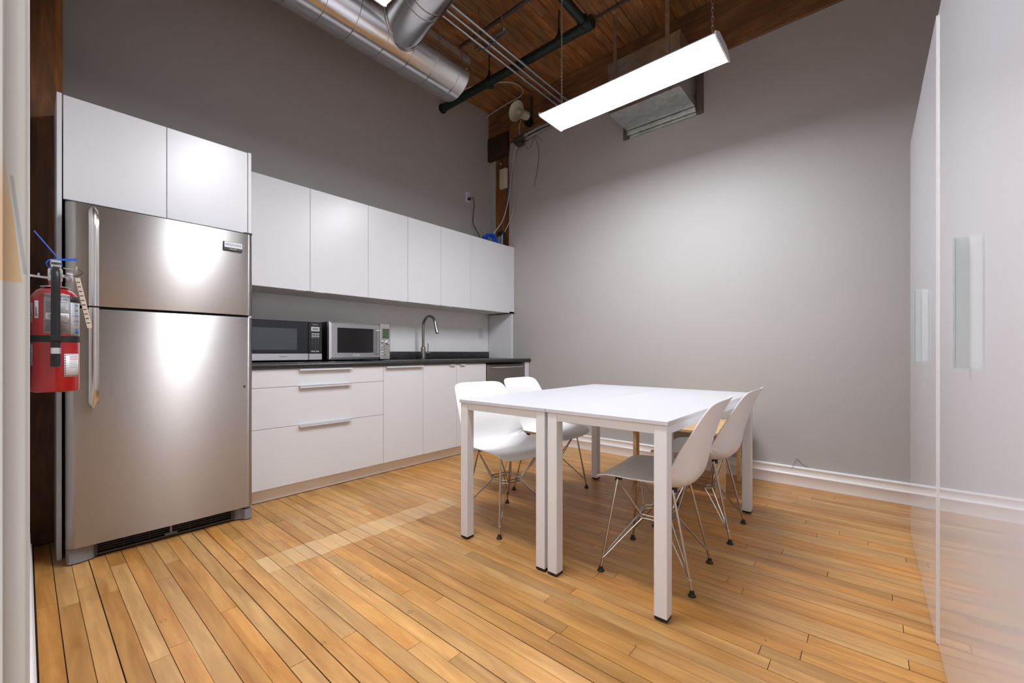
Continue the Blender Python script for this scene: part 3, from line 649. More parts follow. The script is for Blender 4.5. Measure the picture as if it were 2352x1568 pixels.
# ---- on top of the wall cabinets
cl = thing('cable_coil', 'coil of bright blue network cable on top of the corner cabinet', 'cable', (-3.42, 3.58, 2.25))
for i, (ry, rz, tilt, dx) in enumerate(((0.085, 0.062, 0.2, 0.0), (0.078, 0.055, -0.15, 0.012), (0.088, 0.066, 0.1, 0.022), (0.072, 0.06, 0.35, -0.010), (0.082, 0.05, -0.3, 0.03), (0.065, 0.045, 0.1, 0.008), (0.075, 0.064, 0.5, 0.018))):
    pts = []
    for k in range(28):
        a = 2*math.pi*k/28
        pts.append((-3.43+dx+0.02*math.sin(a+i)+tilt*0.05*math.cos(a), 3.575+ry*math.cos(a), 2.2505+0.010+0.066+rz*math.sin(a)))
    MB().tube(pts, 0.0085, 6, close=True).build('loop', M['blue'], cl)
MB().box(-3.48, -3.44, 3.50, 3.56, 2.251, 2.36, 0.004).build('adapter', M['black'], cl)
ro = thing('network_box', 'black network box with a green label leaning on the corner post', 'network device', (-3.40, 3.72, 2.25))
MB().box(-3.425, -3.335, 3.705, 3.745, 2.251, 2.45, 0.006).build('body', M['black'], ro)
MB().box(-3.410, -3.395, 3.702, 3.706, 2.30, 2.39).build('label_green', M['yell'], ro)
MB().box(-3.394, -3.372, 3.702, 3.706, 2.30, 2.39).build('label_grey', M['lab'], ro)
MB().tube(smooth_path([(-3.38, 3.715, 2.45), (-3.385, 3.70, 2.50), (-3.40, 3.71, 2.47), (-3.405, 3.715, 2.44)]), 0.005, 6).build('lead', M['cabd'], ro)
MB().tube(smooth_path([(-3.345, 3.70, 2.40), (-3.338, 3.69, 2.33), (-3.343, 3.69, 2.27)]), [0.002, 0.007]+[0.007]*9+[0.007, 0.002], 6).build('strap', M['cabw'], ro)

# ================================================================== FRIDGE
fg = thing('refrigerator', 'stainless steel top-freezer fridge in the white cabinet recess', 'refrigerator', (-3.2, 0.51, 0))
FX, FY0, FY1 = -2.822, 0.124, 0.900
def fdoor(z0, z1, name):
    pr = [(-2.905, FY0+0.004), (-2.872, FY0)]
    rr = 0.034
    for a in range(0, 91, 10): pr.append((FX-rr-0.006+rr*math.sin(R(a)), FY0+rr-rr*math.cos(R(a))))
    for k in range(1, 16):
        u_ = k/16; pr.append((FX-0.006+0.006*math.sin(math.pi*u_), FY0+rr+(FY1-FY0-2*rr)*u_))
    for a in range(90, -1, -10): pr.append((FX-rr-0.006+rr*math.sin(R(a)), FY1-rr+rr*math.cos(R(a))))
    pr += [(-2.872, FY1), (-2.905, FY1-0.004)]
    rings = [[(x-0.002, yv, z0) for x, yv in pr], [(x, yv, z0+0.003) for x, yv in pr], [(x, yv, z1-0.003) for x, yv in pr], [(x-0.002, yv, z1) for x, yv in pr]]
    return MB().loft(rings).build(name, M['steel'], fg, sharp=40, uv=(1, 2))
MB().box(-3.58, -2.915, 0.142, 0.890, 0.05, 1.70, 0.004).build('body', M['black'], fg)
MB().box(-2.914, -2.906, 0.140, 0.885, 0.10, 1.70).build('gasket', M['black'], fg)
d1 = fdoor(1.222, 1.705, 'freezer_door'); d2 = fdoor(0.082, 1.209, 'fridge_door')
def fhandle(z0, z1, top, parent):
    rings = []; n = 20
    for k in range(n+1):
        u_ = k/n; z = z0+(z1-z0)*u_
        e = (1-u_) if top else u_            # 0 at the free (outer) end
        off = 0.014+0.034*min(1, e/0.16)**0.6; hw = 0.0165*min(1, 0.30+(e/0.05))
        yc = 0.213
        sk_ = 0.006 if e < 0.02 else 0
        rings.append([(FX+off-0.010, yc-hw, z), (FX+off-0.002, yc-hw-0.001, z), (FX+off+0.004, yc-hw*0.5, z), (FX+off+0.006, yc, z), (FX+off+0.004, yc+hw*0.5, z), (FX+off-0.002, yc+hw+0.001, z), (FX+off-0.010, yc+hw, z)])
    b = MB().loft(rings)
    zi = z0+0.03 if top else z1-0.03; zo = z1-0.06 if top else z0+0.06
    for z in (zi, zo): b.box(FX-0.006, FX+0.042, 0.203, 0.223, z-0.014, z+0.014, 0.003)
    return b.build('handle', M['steel_h'], parent, sharp=50)
fhandle(1.219, 1.692, True, d1); fhandle(0.735, 1.212, False, d2)
MB().box(-2.90, -2.834, 0.850, 0.897, 1.706, 1.717, 0.004).build('hinge_cover', M['dgrey'], fg)
MB().box(-2.90, -2.84, 0.125, 0.20, 1.7055, 1.711, 0.002).build('top_cap', M['dgrey'], fg)
# name badge
bdg = MB().box(FX-0.003, FX+0.006, 0.742, 0.838, 1.590, 1.640, 0.002).build('badge', M['dgrey'], d1)
MB().box(FX+0.006, FX+0.0072, 0.747, 0.836, 1.606, 1.638).build('badge_face', M['alu'], bdg)
def words(txt, size, fn, name, m, parent):
    vs, fs = text_data(txt, size); return MB().add_mesh([fn(v.x, v.y) for v in vs], fs).build(name, M[m], parent, smooth=False)
words('FRIGIDAIRE', 0.0155, lambda a, b_: (FX+0.0076, 0.791+a, 1.622+b_), 'badge_lettering', 'dgrey', bdg)
words('GALLERY', 0.0095, lambda a, b_: (FX+0.0066, 0.791+a, 1.598+b_), 'badge_lettering', 'alu', bdg)
MB().lathe([(0.006, 0), (0.005, 0.004)], (FX-0.004, 0.852, 0.80), (1, 0, 0), 10).build('door_plug', M['dgrey'], d2)
# kick grille
kg = MB().box(-2.905, -2.875, 0.225, 0.80, 0.012, 0.020).box(-2.905, -2.875, 0.225, 0.80, 0.070, 0.078).box(-2.905, -2.872, 0.215, 0.232, 0.012, 0.078).box(-2.905, -2.872, 0.795, 0.812, 0.012, 0.078).build('kick_grille', M['dgrey'], fg)
MB().box(-2.93, -2.91, 0.225, 0.80, 0.014, 0.078).build('grille_back', M['black'], kg)
for zz in (0.032, 0.044, 0.056): MB().box(-2.895, -2.880, 0.232, 0.795, zz-0.0015, zz+0.0015).build('slat', M['dgrey'], kg)
for yv in (0.33, 0.43, 0.6, 0.7): MB().box(-2.893, -2.882, yv-0.001, yv+0.001, 0.020, 0.070).build('rib', M['dgrey'], kg)
MB().box(-2.895, -2.876, 0.512, 0.522, 0.018, 0.072).box(-2.905, -2.876, 0.49, 0.545, 0.018, 0.028, 0.003).build('grille_clip', M['grey'], kg)
MB().prism([(-2.93, 0.128), (-2.862, 0.128), (-2.850, 0.136), (-2.850, 0.175), (-2.865, 0.215), (-2.885, 0.232), (-2.93, 0.232)], 2, 0.006, 0.076).build('foot_cover', M['grey'], fg, sharp=25)
MB().prism([(-2.93, 0.812), (-2.885, 0.812), (-2.865, 0.845), (-2.842, 0.858), (-2.842, 0.896), (-2.93, 0.896)], 2, 0.006, 0.066).build('foot_cover', M['grey'], fg, sharp=25)
MB().lathe([(0.022, 0), (0.022, 0.010)], (-2.885, 0.17, 0), (0, 0, 1), 12).lathe([(0.022, 0), (0.022, 0.010)], (-2.885, 0.87, 0), (0, 0, 1), 12).box(-3.56, -3.50, 0.15, 0.20, 0, 0.06).box(-3.56, -3.50, 0.82, 0.87, 0, 0.06).build('leveling_feet', M['black'], fg)
MB().lathe([(0.018, 0.0), (0.018, 0.012)], (-2.868, 0.875, 0.068), (0, 0, 1), 14).build('hinge_pin', M['grey'], fg)

# ================================================================== MICROWAVES
MX = -3.17; ZT = 0.932
mw = thing('microwave_oven', 'black and silver microwave oven beside the fridge', 'microwave', (-3.35, 1.22, ZT))
y0, y1, z0, z1 = 0.962, 1.474, ZT+0.012, 1.228
MB().box(-3.55, MX-0.03, y0+0.004, y1-0.004, z0, z1-0.004, 0.004).build('body', M['black'], mw)
yd = 1.372
dd = MB().box(MX-0.03, MX, y0, yd-0.001, z0+0.052, z1, 0.003).build('door', M['blackg'], mw)
MB().box(MX-0.001, MX+0.0006, y0+0.03, 1.290, z0+0.075, z1-0.055).build('window', M['dglass'], dd)
tr = MB().box(MX-0.03, MX+0.001, y0, yd-0.001, z0, z0+0.0515, 0.003).build('door_trim', M['steel_b'], mw)
words('Panasonic', 0.0135, lambda a, b_: (MX+0.0016, 1.198+a, z0+0.028+b_), 'lettering', 'printd', tr)
cp = MB().box(MX-0.03, MX, yd+0.001, y1, z0+0.052, z1, 0.003).build('control_panel', M['black'], mw)
MB().box(MX-0.03, MX+0.002, yd+0.001, y1, z0, z0+0.0515, 0.004).build('open_button', M['steel_b'], mw)
MB().box(MX, MX+0.001, 1.392, 1.452, z1-0.068, z1-0.036).build('display_frame', M['print'], cp); MB().box(MX+0.001, MX+0.0016, 1.400, 1.445, z1-0.062, z1-0.042).build('display', M['lcd'], cp)
words('Inverter', 0.013, lambda a, b_: (MX+0.0006, 1.422+a, z1-0.018+b_), 'lettering', 'print', cp)
b = MB()
for r_ in range(2):
    for c_ in range(3): b.box(MX, MX+0.0006, 1.395+c_*0.02, 1.411+c_*0.02, z1-0.090-r_*0.018, z1-0.084-r_*0.018)
    b.box(MX, MX+0.0006, 1.393, 1.451, z1-0.096-r_*0.018, z1-0.0945-r_*0.018)
b.box(MX, MX+0.0006, 1.391, 1.450, z1-0.2235, z1-0.2225).box(MX, MX+0.0006, 1.391, 1.420, z1-0.219, z1-0.215).box(MX, MX+0.0006, 1.427, 1.449, z1-0.219, z1-0.215)
b.build('button_legends', M['print'], cp)
for r_ in range(5):
    for c_ in range(3):
        ch = [['START', 'CLK', 'STOP'], '123', '456', '789', ['-', '0', '+']][r_][c_]
        words(ch, 0.005 if len(ch) > 1 else 0.009, lambda a, b_, r_=r_, c_=c_: (MX+0.0006, 1.401+c_*0.021+a, z1-0.124-r_*0.018-(0.003 if c_ == 1 else 0)+b_), 'key', 'print', cp)
for xx in (-3.52, -3.22):
    for yy in (y0+0.04, y1-0.04): MB().cyl((xx, yy, ZT+0.0005), (xx, yy, z0+0.002), 0.014, 10).build('foot', M['rubber'], mw)

ov = thing('countertop_oven', 'brushed steel microwave oven with a bar handle next to the faucet', 'microwave', (-3.35, 1.8, ZT))
y0, y1, z0, z1 = 1.524, 2.066, ZT+0.014, 1.243
MB().box(-3.56, MX-0.028, y0+0.004, y1-0.004, z0+0.004, z1-0.002, 0.008, 2).build('body', M['black'], ov)
MB().box(MX-0.028, MX-0.018, y0, y1, z0, z1, 0.004).build('front_frame', M['steel_b'], ov)
yd = 1.963
# door as a bevelled frame around the glass
def frame(x0, x1, ya, yb, za, zb, wi, hi, be):
    o_ = [(ya, za), (yb, za), (yb, zb), (ya, zb)]; m_ = [(ya+be, za+be), (yb-be*0.3, za+be), (yb-be*0.3, zb-be), (ya+be, zb-be)]
    i_ = [(ya+wi, za+hi), (yb-wi*0.9, za+hi), (yb-wi*0.9, zb-hi*0.92), (ya+wi, zb-hi*0.92)]; j_ = [(p[0]+(0.006 if k in (0, 3) else -0.006), p[1]+(0.006 if k < 2 else -0.006)) for k, p in enumerate(i_)]
    b = MB(); P = lambda L, x: [(x, p[0], p[1]) for p in L]
    b.loft([P(o_, x0), P(o_, x1-0.010), P(m_, x1), P(i_, x1), P(j_, x1-0.010)], True, True, False); return b
df = frame(MX-0.018, MX+0.012, y0, yd-0.001, z0, z1, 0.062, 0.052, 0.016).build('door', M['steel_b'], ov, sharp=15)
MB().box(MX-0.002, MX+0.0005, y0+0.06, yd-0.05, z0+0.05, z1-0.045).build('window', M['dglass2'], df)
words('Breville', 0.019, lambda a, b_: (MX+0.0128, 1.745+a, z0+0.034+b_), 'lettering', 'labw', df)
hd = MB().cyl((MX+0.048, 1.942, z0+0.036), (MX+0.048, 1.942, z1-0.050), 0.0085, 14).build('handle', M['steel_b'], ov)
for zz in (z0+0.048, z1-0.062): MB().cyl((MX+0.004, 1.942, zz), (MX+0.048, 1.942, zz), 0.007, 10).lathe([(0.011, -0.012), (0.011, 0.012)], (MX+0.048, 1.942, zz), (0, 0, 1), 12).build('handle_post', M['steel_b'], hd)
cp = MB().prism([(MX-0.018, yd+0.001), (MX+0.010, yd+0.001), (MX+0.012, yd+0.004), (MX+0.006, y1-0.012), (MX-0.004, y1), (MX-0.018, y1)], 2, z0, z1).build('control_panel', M['steel_b'], ov, sharp=20)
MB().box(MX+0.0085, MX+0.0125, 1.985, 2.046, z1-0.122, z1-0.040, 0.001).build('display', M['lcdg'], cp)
words('- -', 0.016, lambda a, b_: (MX+0.0128, 2.016+a, z1-0.078+b_), 'lettering', 'printd', cp)
for yy, zz, r_ in ((1.988, z1-0.152, 0.012), (2.034, z1-0.158, 0.018)): MB().lathe([(r_, 0.0), (r_, 0.012), (r_*0.8, 0.018), (r_*0.75, 0.018)], (MX+0.006, yy, zz), (1, 0, 0), 20).build('knob', M['alu'], cp)
for k in range(4): MB().lathe([(0.0085, 0), (0.0085, 0.004), (0.006, 0.006)], (MX+0.008, 1.985, z1-0.186-0.025*k), (1, 0, 0), 14).build('button', M['alu'], cp); MB().box(MX+0.0098, MX+0.0105, 2.000, 2.010, z1-0.189-0.025*k, z1-0.184-0.025*k).build('legend', M['printd'], cp)
MB().lathe([(0.010, 0), (0.010, 0.003)], (MX+0.004, 2.036, z0+0.038), (1, 0, 0), 14).build('logo_button', M['alu'], cp)
for xx in (-3.52, -3.21):
    for yy in (y0+0.05, y1-0.07): MB().cyl((xx, yy, ZT+0.0005), (xx, yy, z0+0.006), 0.016, 10).build('foot', M['rubber'], ov)

# ---- faucet
fx, fy = -3.52, 2.682
fa = thing('faucet', 'brushed nickel gooseneck faucet with a pull-down spout', 'faucet', (fx, fy, ZT))
MB().lathe([(0.028, 0.0005), (0.028, 0.006), (0.024, 0.010), (0.024, 0.115), (0.022, 0.122), (0.0145, 0.132)], (fx, fy, ZT), (0, 0, 1), 24).build('base', M['nickel'], fa)
pts = [(fx, fy, ZT+0.12), (fx, fy, ZT+0.335)]
rc = 0.100
for a in range(175, 9, -12): pts.append((fx+rc+rc*math.cos(R(a)), fy, ZT+0.337+rc*math.sin(R(a))))
pts += [(fx+0.200, fy, ZT+0.338), (fx+0.206, fy, ZT+0.318)]
MB().tube(pts, 0.0135, 16).build('neck', M['nickel'], fa)
MB().tube([(fx+0.206, fy, ZT+0.319), (fx+0.216, fy, ZT+0.290), (fx+0.226, fy, ZT+0.262), (fx+0.227, fy, ZT+0.258)], [0.0155, 0.0165, 0.0165, 0.013], 16).build('spray_head', M['nickel'], fa)
hv = MB().cyl((fx, fy, ZT+0.062), (fx, fy+0.078, ZT+0.062), 0.0135, 14).build('handle_hub', M['nickel'], fa)
MB().cyl((fx, fy+0.060, ZT+0.065), (fx+0.005, fy+0.060, ZT+0.165), 0.0045, 8).build('lever', M['nickel'], hv)

# ================================================================== FIRE EXTINGUISHER
ex, ey, rx = -2.40, 0.078, 0.0655
fe = thing('fire_extinguisher', 'red fire extinguisher with black hose hanging beside the fridge', 'fire extinguisher', (ex, ey, 0.85))
zb = 0.850
MB().lathe([(rx-0.010, 0.0), (rx-0.002, 0.003), (rx, 0.008), (rx, 0.350), (rx-0.004, 0.368), (rx-0.016, 0.386), (rx-0.034, 0.398), (0.022, 0.404)], (ex, ey, zb), (0, 0, 1), 48).build('tank', M['red'], fe)
MB().lathe([(0.040, 0.400), (0.041, 0.403), (0.020, 0.407)], (ex, ey, zb), (0, 0, 1), 28).build('collar_ring', M['silver'], fe)
MB().lathe([(0.017, 0.400), (0.017, 0.428)], (ex, ey, zb), (0, 0, 1), 18).build('neck', M['red'], fe)
vl = MB().lathe([(0.018, 0.426), (0.020, 0.430), (0.020, 0.470), (0.016, 0.476)], (ex, ey, zb), (0, 0, 1), 18).build('valve', M['silver'], fe)
MB().box(ex-0.02, ex+0.075, ey-0.013, ey+0.013, zb+0.470, zb+0.482, 0.003).build('carry_handle', M['silver'], vl)
MB().loft([[(ex-0.022, ey-0.014, zb+0.486), (ex-0.022, ey+0.014, zb+0.486), (ex-0.022, ey+0.014, zb+0.494), (ex-0.022, ey-0.014, zb+0.494)], [(ex+0.05, ey-0.014, zb+0.492), (ex+0.05, ey+0.014, zb+0.492), (ex+0.05, ey+0.014, zb+0.502), (ex+0.05, ey-0.014, zb+0.502)], [(ex+0.085, ey-0.011, zb+0.487), (ex+0.085, ey+0.011, zb+0.487), (ex+0.085, ey+0.011, zb+0.495), (ex+0.085, ey-0.011, zb+0.495)]]).build('lever', M['silver'], vl)
MB().cyl((ex+0.01, ey+0.020, zb+0.478), (ex+0.01, ey+0.056, zb+0.478), 0.0022, 6).tube([(ex+0.01+0.012*math.cos(R(a)), ey+0.056, zb+0.478+0.012*math.sin(R(a))) for a in range(0, 360, 30)], 0.0018, 6, close=True).build('safety_pin', M['silver'], vl)
MB().lathe([(0.0165, 0.0), (0.0175, 0.002), (0.0175, 0.014), (0.015, 0.017), (0.0, 0.017)], (ex, ey+0.030, zb+0.448), (0.15, 1, 0), 20).cyl((ex, ey+0.015, zb+0.448), (ex, ey+0.034, zb+0.448), 0.006, 8).build('gauge', M['silver'], vl)
# hose: leaves the valve to the front, bends down, ends in a short horn under the strap
hx = ex+rx+0.018
hz = MB().tube(smooth_path([(ex+0.012, ey-0.002, zb+0.452), (ex+0.055, ey-0.002, zb+0.462), (ex+0.083, ey-0.002, zb+0.445), (hx+0.004, ey-0.002, zb+0.40), (hx, ey-0.002, zb+0.34), (hx, ey-0.002, zb+0.22), (hx, ey-0.002, zb+0.165)]), 0.0125, 14).build('hose', M['black'], fe)
MB().cyl((hx, ey-0.002, zb+0.168), (hx, ey-0.002, zb+0.146), 0.0138, 14).build('ferrule', M['silver'], hz)
MB().cyl((hx, ey-0.002, zb+0.147), (hx, ey-0.002, zb+0.098), 0.0132, 14).build('nozzle', M['black'], hz)
def on_cyl(r, a, z): return (ex+r*math.cos(a), ey+r*math.sin(a), z)   # a: 0 faces +x (towards the camera)
def band(a0, a1, z0_, z1_, r, name, m, parent, n=10):
    P = [[on_cyl(r, R(a0+(a1-a0)*k/n), z) for k in range(n+1)] for z in (z0_, z1_)]
    o = MB().grid(P).build(name, M[m], parent); md = o.modifiers.new('thickness', 'SOLIDIFY'); md.thickness = 0.0006; md.offset = 0; return o
MB().lathe([(rx+0.0005, 0.190), (rx+0.003, 0.191), (rx+0.003, 0.213), (rx+0.0005, 0.214)], (ex, ey, zb), (0, 0, 1), 40, cap=False).build('strap', M['rubber'], fe)
MB().box(hx-0.018, hx+0.016, ey-0.018, ey+0.016, zb+0.190, zb+0.214, 0.004).build('hose_clip', M['rubber'], fe)
# labels (angles in degrees about the axis; camera sees roughly -85..+80)
L1 = band(-28, 33, zb+0.222, zb+0.372, rx+0.0008, 'label_front', 'lab', fe)
L2 = band(34, 74, zb+0.216, zb+0.366, rx+0.0008, 'label_instructions', 'labl', fe)
L3 = band(18, 66, zb+0.058, zb+0.145, rx+0.0008, 'label_warranty', 'labw', fe)
def cw(txt, size, ang, z, m, parent, r=rx+0.0014):
    vs, fs = text_data(txt, size); return MB().add_mesh([on_cyl(r, R(ang)+v.x/rx, z+v.y) for v in vs], fs).build('lettering', M[m], parent, smooth=False)
cw('MODELO', 0.011, 24, zb+0.362, 'printd', L1); cw('MODEL', 0.011, -20, zb+0.362, 'printd', L1); cw('5 ABC', 0.010, 20, zb+0.351, 'printd', L1)
cw('INST', 0.017, 62, zb+0.354, 'labw', band(34, 74, zb+0.344, zb+0.366, rx+0.0012, 'label_header', 'printd', L2))
rngl = random.Random(3)
def lines(parent, a0, a1, z0_, z1_, step, m='printd', th=0.0016, gapp=0.25):
    b = MB(); z = z1_
    while z > z0_:
        e = a1-(a1-a0)*rngl.uniform(0, gapp)
        P = [[on_cyl(rx+0.0014, R(a0+(e-a0)*k/6), zz) for k in range(7)] for zz in (z, z-th)]; b.grid(P); z -= step
    b.build('print_lines', M[m], parent)
lines(L1, -24, 30, zb+0.303, zb+0.341, 0.006); lines(L1, -26, 31, zb+0.228, zb+0.270, 0.0048)
bc = band(-24, 30, zb+0.276, zb+0.298, rx+0.0012, 'barcode_panel', 'labw', L1)
b = MB()
for k in range(26):
    a = -18+k*1.75; w_ = rngl.choice((0.4, 0.7, 1.0)); b.grid([[on_cyl(rx+0.0016, R(a), z), on_cyl(rx+0.0016, R(a+w_), z)] for z in (zb+0.280, zb+0.294)])
b.build('barcode', M['printd'], bc)
for k, s_ in enumerate(('1) PULL', '2) AIM', '3) SQUEEZE', '4) SWEEP')): cw(s_, 0.007, 56, zb+0.334-0.021*k, 'printd', L2)
lines(L2, 48, 66, zb+0.252, zb+0.330, 0.0066, th=0.001)
band(50, 64, zb+0.224, zb+0.243, rx+0.0014, 'pictogram', 'printb', L2)
lines(L3, 32, 64, zb+0.122, zb+0.136, 0.006, 'printr', 0.0022, 0.1); lines(L3, 32, 64, zb+0.090, zb+0.116, 0.0058, 'printd', 0.001)
b = MB()
for k in range(9): b.grid([[on_cyl(rx+0.0014, R(a), z) for a in (19.5, 22)] for z in (zb+0.060+k*0.0095, zb+0.065+k*0.0095)])
for k in range(9): b.grid([[on_cyl(rx+0.0014, R(24+k*5), z), on_cyl(rx+0.0014, R(26.5+k*5), z)] for z in (zb+0.060, zb+0.063)]); b.grid([[on_cyl(rx+0.0014, R(24+k*5), z), on_cyl(rx+0.0014, R(26.5+k*5), z)] for z in (zb+0.140, zb+0.143)])
b.build('label_border', M['printd'], L3)
s1 = band(-54, -42, zb+0.278, zb+0.344, rx+0.0008, 'barcode_sticker', 'labw', fe); lines(s1, -51, -45, zb+0.284, zb+0.320, 0.004, th=0.0022)
for za, zc_ in ((0.262, 0.336), (0.102, 0.182)):
    s2 = band(-84, -62, zb+za, zb+zc_, rx+0.0008, 'side_sticker', 'lab', fe); lines(s2, -80, -66, zb+za+0.006, zb+zc_-0.02, 0.012, th=0.003, gapp=0.5)
# zip tie, seal wire, inspection tag, wall hook
MB().tube([(ex+0.03, ey-0.004+0.020*math.cos(R(a)), zb+0.487+0.018*math.sin(R(a))) for a in range(0, 360, 24)], 0.0022, 6, close=True).tube([(ex+0.03, ey+0.010, zb+0.506), (ex+0.04, ey-0.055, zb+0.602)], 0.002, 6).loft([[(ex+0.03, ey+0.004, zb+0.502), (ex+0.032, ey+0.004, zb+0.502), (ex+0.032, ey+0.004, zb+0.508), (ex+0.03, ey+0.004, zb+0.508)], [(ex+0.04, ey+0.056, zb+0.508), (ex+0.042, ey+0.056, zb+0.508), (ex+0.042, ey+0.056, zb+0.518), (ex+0.04, ey+0.056, zb+0.518)]]).build('zip_tie', M['blue'], fe)
MB().tube(smooth_path([(ex+0.02, ey+0.022, zb+0.455), (ex+0.03, ey+0.055, zb+0.450), (ex+0.03, ey+0.072, zb+0.466), (ex+0.02, ey+0.062, zb+0.478)]), 0.0012, 5).build('seal_wire', M['black'], fe)
tg_ = MB().loft([[(ex+0.045, ey+0.050, zb+0.440), (ex+0.047, ey+0.064, zb+0.442), (ex+0.048, ey+0.064, zb+0.442), (ex+0.046, ey+0.050, zb+0.440)], [(ex+0.075, ey+0.082, zb+0.245), (ex+0.077, ey+0.096, zb+0.248), (ex+0.078, ey+0.096, zb+0.248), (ex+0.076, ey+0.082, zb+0.245)]]).build('inspection_tag', M['tag'], fe)
b = MB()
for k in range(10):
    u_ = 0.08+0.09*k; p = Vector((ex+0.0465+0.0305*u_, ey+0.051+0.032*u_, zb+0.440-0.195*u_))
    b.box(p.x+0.0005, p.x+0.0015, p.y+0.001, p.y+0.010, p.z-0.002, p.z+0.001)
b.build('tag_print', M['printd'], tg_)
MB().cyl((ex, 0.006, zb+0.440), (ex, ey-0.015, zb+0.437), 0.0045, 8).cyl((ex, 0.035, zb+0.438), (ex, 0.035, zb+0.452), 0.003, 6).build('wall_hook', M['silver'], fe)

# ================================================================== WARDROBES (gloss white, right edge)
def wx(yv): return 0.151+(3.195-yv)*0.0095
ANG = math.atan(0.0095)
def wardrobe(y0, ys, y1, dxo, label):
    t = thing('wardrobe', label, 'wardrobe', (wx(y0)+dxo, y0, 0), 'gloss white wardrobes')
    t.rotation_euler = (0, 0, ANG)
    L = lambda yv: yv-y0
    def put(mb, name, m, parent):
        # local frame: x away from the room, y along the front
        o = mb.build(name, M[m], None); o.parent = parent; return o
    put(MB().box(0.021, 0.60, 0.0, L(y1), 0.0, 2.150), 'body', 'cab_in', t)
    d_a = put(MB().box(0.0, 0.019, 0.001, L(ys)-0.001, 0.004, 2.154, 0.0008), 'door', 'gloss', t)
    d_b = put(MB().box(0.0, 0.019, L(ys)+0.001, L(y1)-0.001, 0.004, 2.154, 0.0008), 'door', 'gloss', t)
    d_b.location.x = 0.001
    for d_, ya in ((d_a, 0.0002), (d_b, L(ys)-0.0006)): put(MB().box(-0.0004, 0.016, ya, ya+0.0016, 0.004, 2.154), 'edge_highlight', 'trim', d_)  # matte white strip added so each near door edge shows as catching light
    # folded edge pull on the far leaf
    hp_ = MB().box(-0.027, 0.0195, L(ys)-0.0022, L(ys)-0.0008, 0.962, 1.275)
    hp_.box(-0.027, -0.0245, L(ys)-0.010, L(ys)-0.0008, 0.962, 1.275, 0.0008).box(-0.0008, -0.0022, L(ys)-0.0008, L(ys)+0.012, 0.962, 1.275)
    put(hp_, 'handle', 'alu2', d_b)
    return t
wardrobe(2.040, 2.545, 3.195, 0.0, 'gloss white wardrobe nearest the far wall with a long edge handle')
wardrobe(0.880, 1.460, 2.0385, 0.003, 'gloss white wardrobe cut off by the right edge of the picture')

# ================================================================== TABLES
ZTAB = 0.748
def table(x0, x1, y0, y1, label):
    t = thing('table', label, 'table', ((x0+x1)/2, (y0+y1)/2, 0), 'two white tables pushed together')
    MB().box(x0, x1, y0, y1, ZTAB-0.017, ZTAB, 0.0015).build('tabletop', M['table'], t)
    w = 0.050; za, zb_ = ZTAB-0.017-0.036, ZTAB-0.018
    i0, i1, j0, j1 = x0+0.006, x1-0.006, y0+0.006, y1-0.006
    for r_ in ((i0+w, i1-w, j0+0.004, j0+0.030), (i0+w, i1-w, j1-0.030, j1-0.004), (i0+0.004, i0+0.030, j0+w, j1-w), (i1-0.030, i1-0.004, j0+w, j1-w)):
        MB().box(r_[0], r_[1], r_[2], r_[3], za, zb_, 0.001).build('rail', M['tablef'], t)
    for lx in (i0, i1-w):
        for ly in (j0, j1-w):
            l = MB().box(lx, lx+w, ly, ly+w, 0.014, zb_, 0.002).build('leg', M['tablef'], t)
            MB().box(lx+0.001, lx+w-0.001, ly+0.001, ly+w-0.001, 0.005, 0.0145).lathe([(0.019, 0.0), (0.019, 0.006)], (lx+w/2, ly+w/2, 0), (0, 0, 1), 12).build('foot', M['rubber'], l)
    return t
table(-1.700, -1.127, 1.535, 2.985, 'white table nearest the kitchen of the two pushed together')
table(-1.123, -0.570, 1.535, 2.985, 'white table of the pair standing further from the kitchen counter')

# ---- low wooden table by the far wall
lw = thing('low_wooden_table', 'low light wood table between the white tables and the far wall', 'table', (-1.2, 3.4, 0))
lx0, lx1, ly0, ly1, lz = -1.445, -0.735, 3.085, 3.745, 0.452
MB().box(lx0, lx1, ly0, ly1, lz-0.022, lz, 0.003).build('tabletop', M['birch'], lw)
for a, b_, c_, d_ in ((lx0+0.04, lx0+0.065, ly0+0.04, ly1-0.04), (lx1-0.085, lx1-0.06, ly0+0.04, ly1-0.04)): MB().box(a, b_, c_, d_, lz-0.062, lz-0.023, 0.002).build('rail', M['birch'], lw)
MB().box(lx0+0.06, lx1-0.08, ly0+0.3, ly0+0.325, lz-0.062, lz-0.023, 0.002).build('rail', M['birch'], lw)
for xx, yy, wx_, wy_ in ((lx0+0.018, ly0+0.02, 0.026, 0.060), (lx1-0.094, ly0+0.02, 0.062, 0.028), (lx0+0.018, ly1-0.090, 0.026, 0.06), (lx1-0.075, ly1-0.12, 0.024, 0.028)):
    MB().box(xx, xx+wx_, yy, yy+wy_, 0, lz-0.023, 0.002).build('leg', M['birch'], lw)
MB().loft([[(lx1-0.14, ly0+0.03, lz-0.023), (lx1-0.115, ly0+0.03, lz-0.023), (lx1-0.115, ly0+0.05, lz-0.023), (lx1-0.14, ly0+0.05, lz-0.023)], [(lx1-0.096, ly0+0.03, lz-0.10), (lx1-0.094, ly0+0.03, lz-0.075), (lx1-0.094, ly0+0.05, lz-0.075), (lx1-0.096, ly0+0.05, lz-0.10)]]).build('brace', M['birch'], lw)

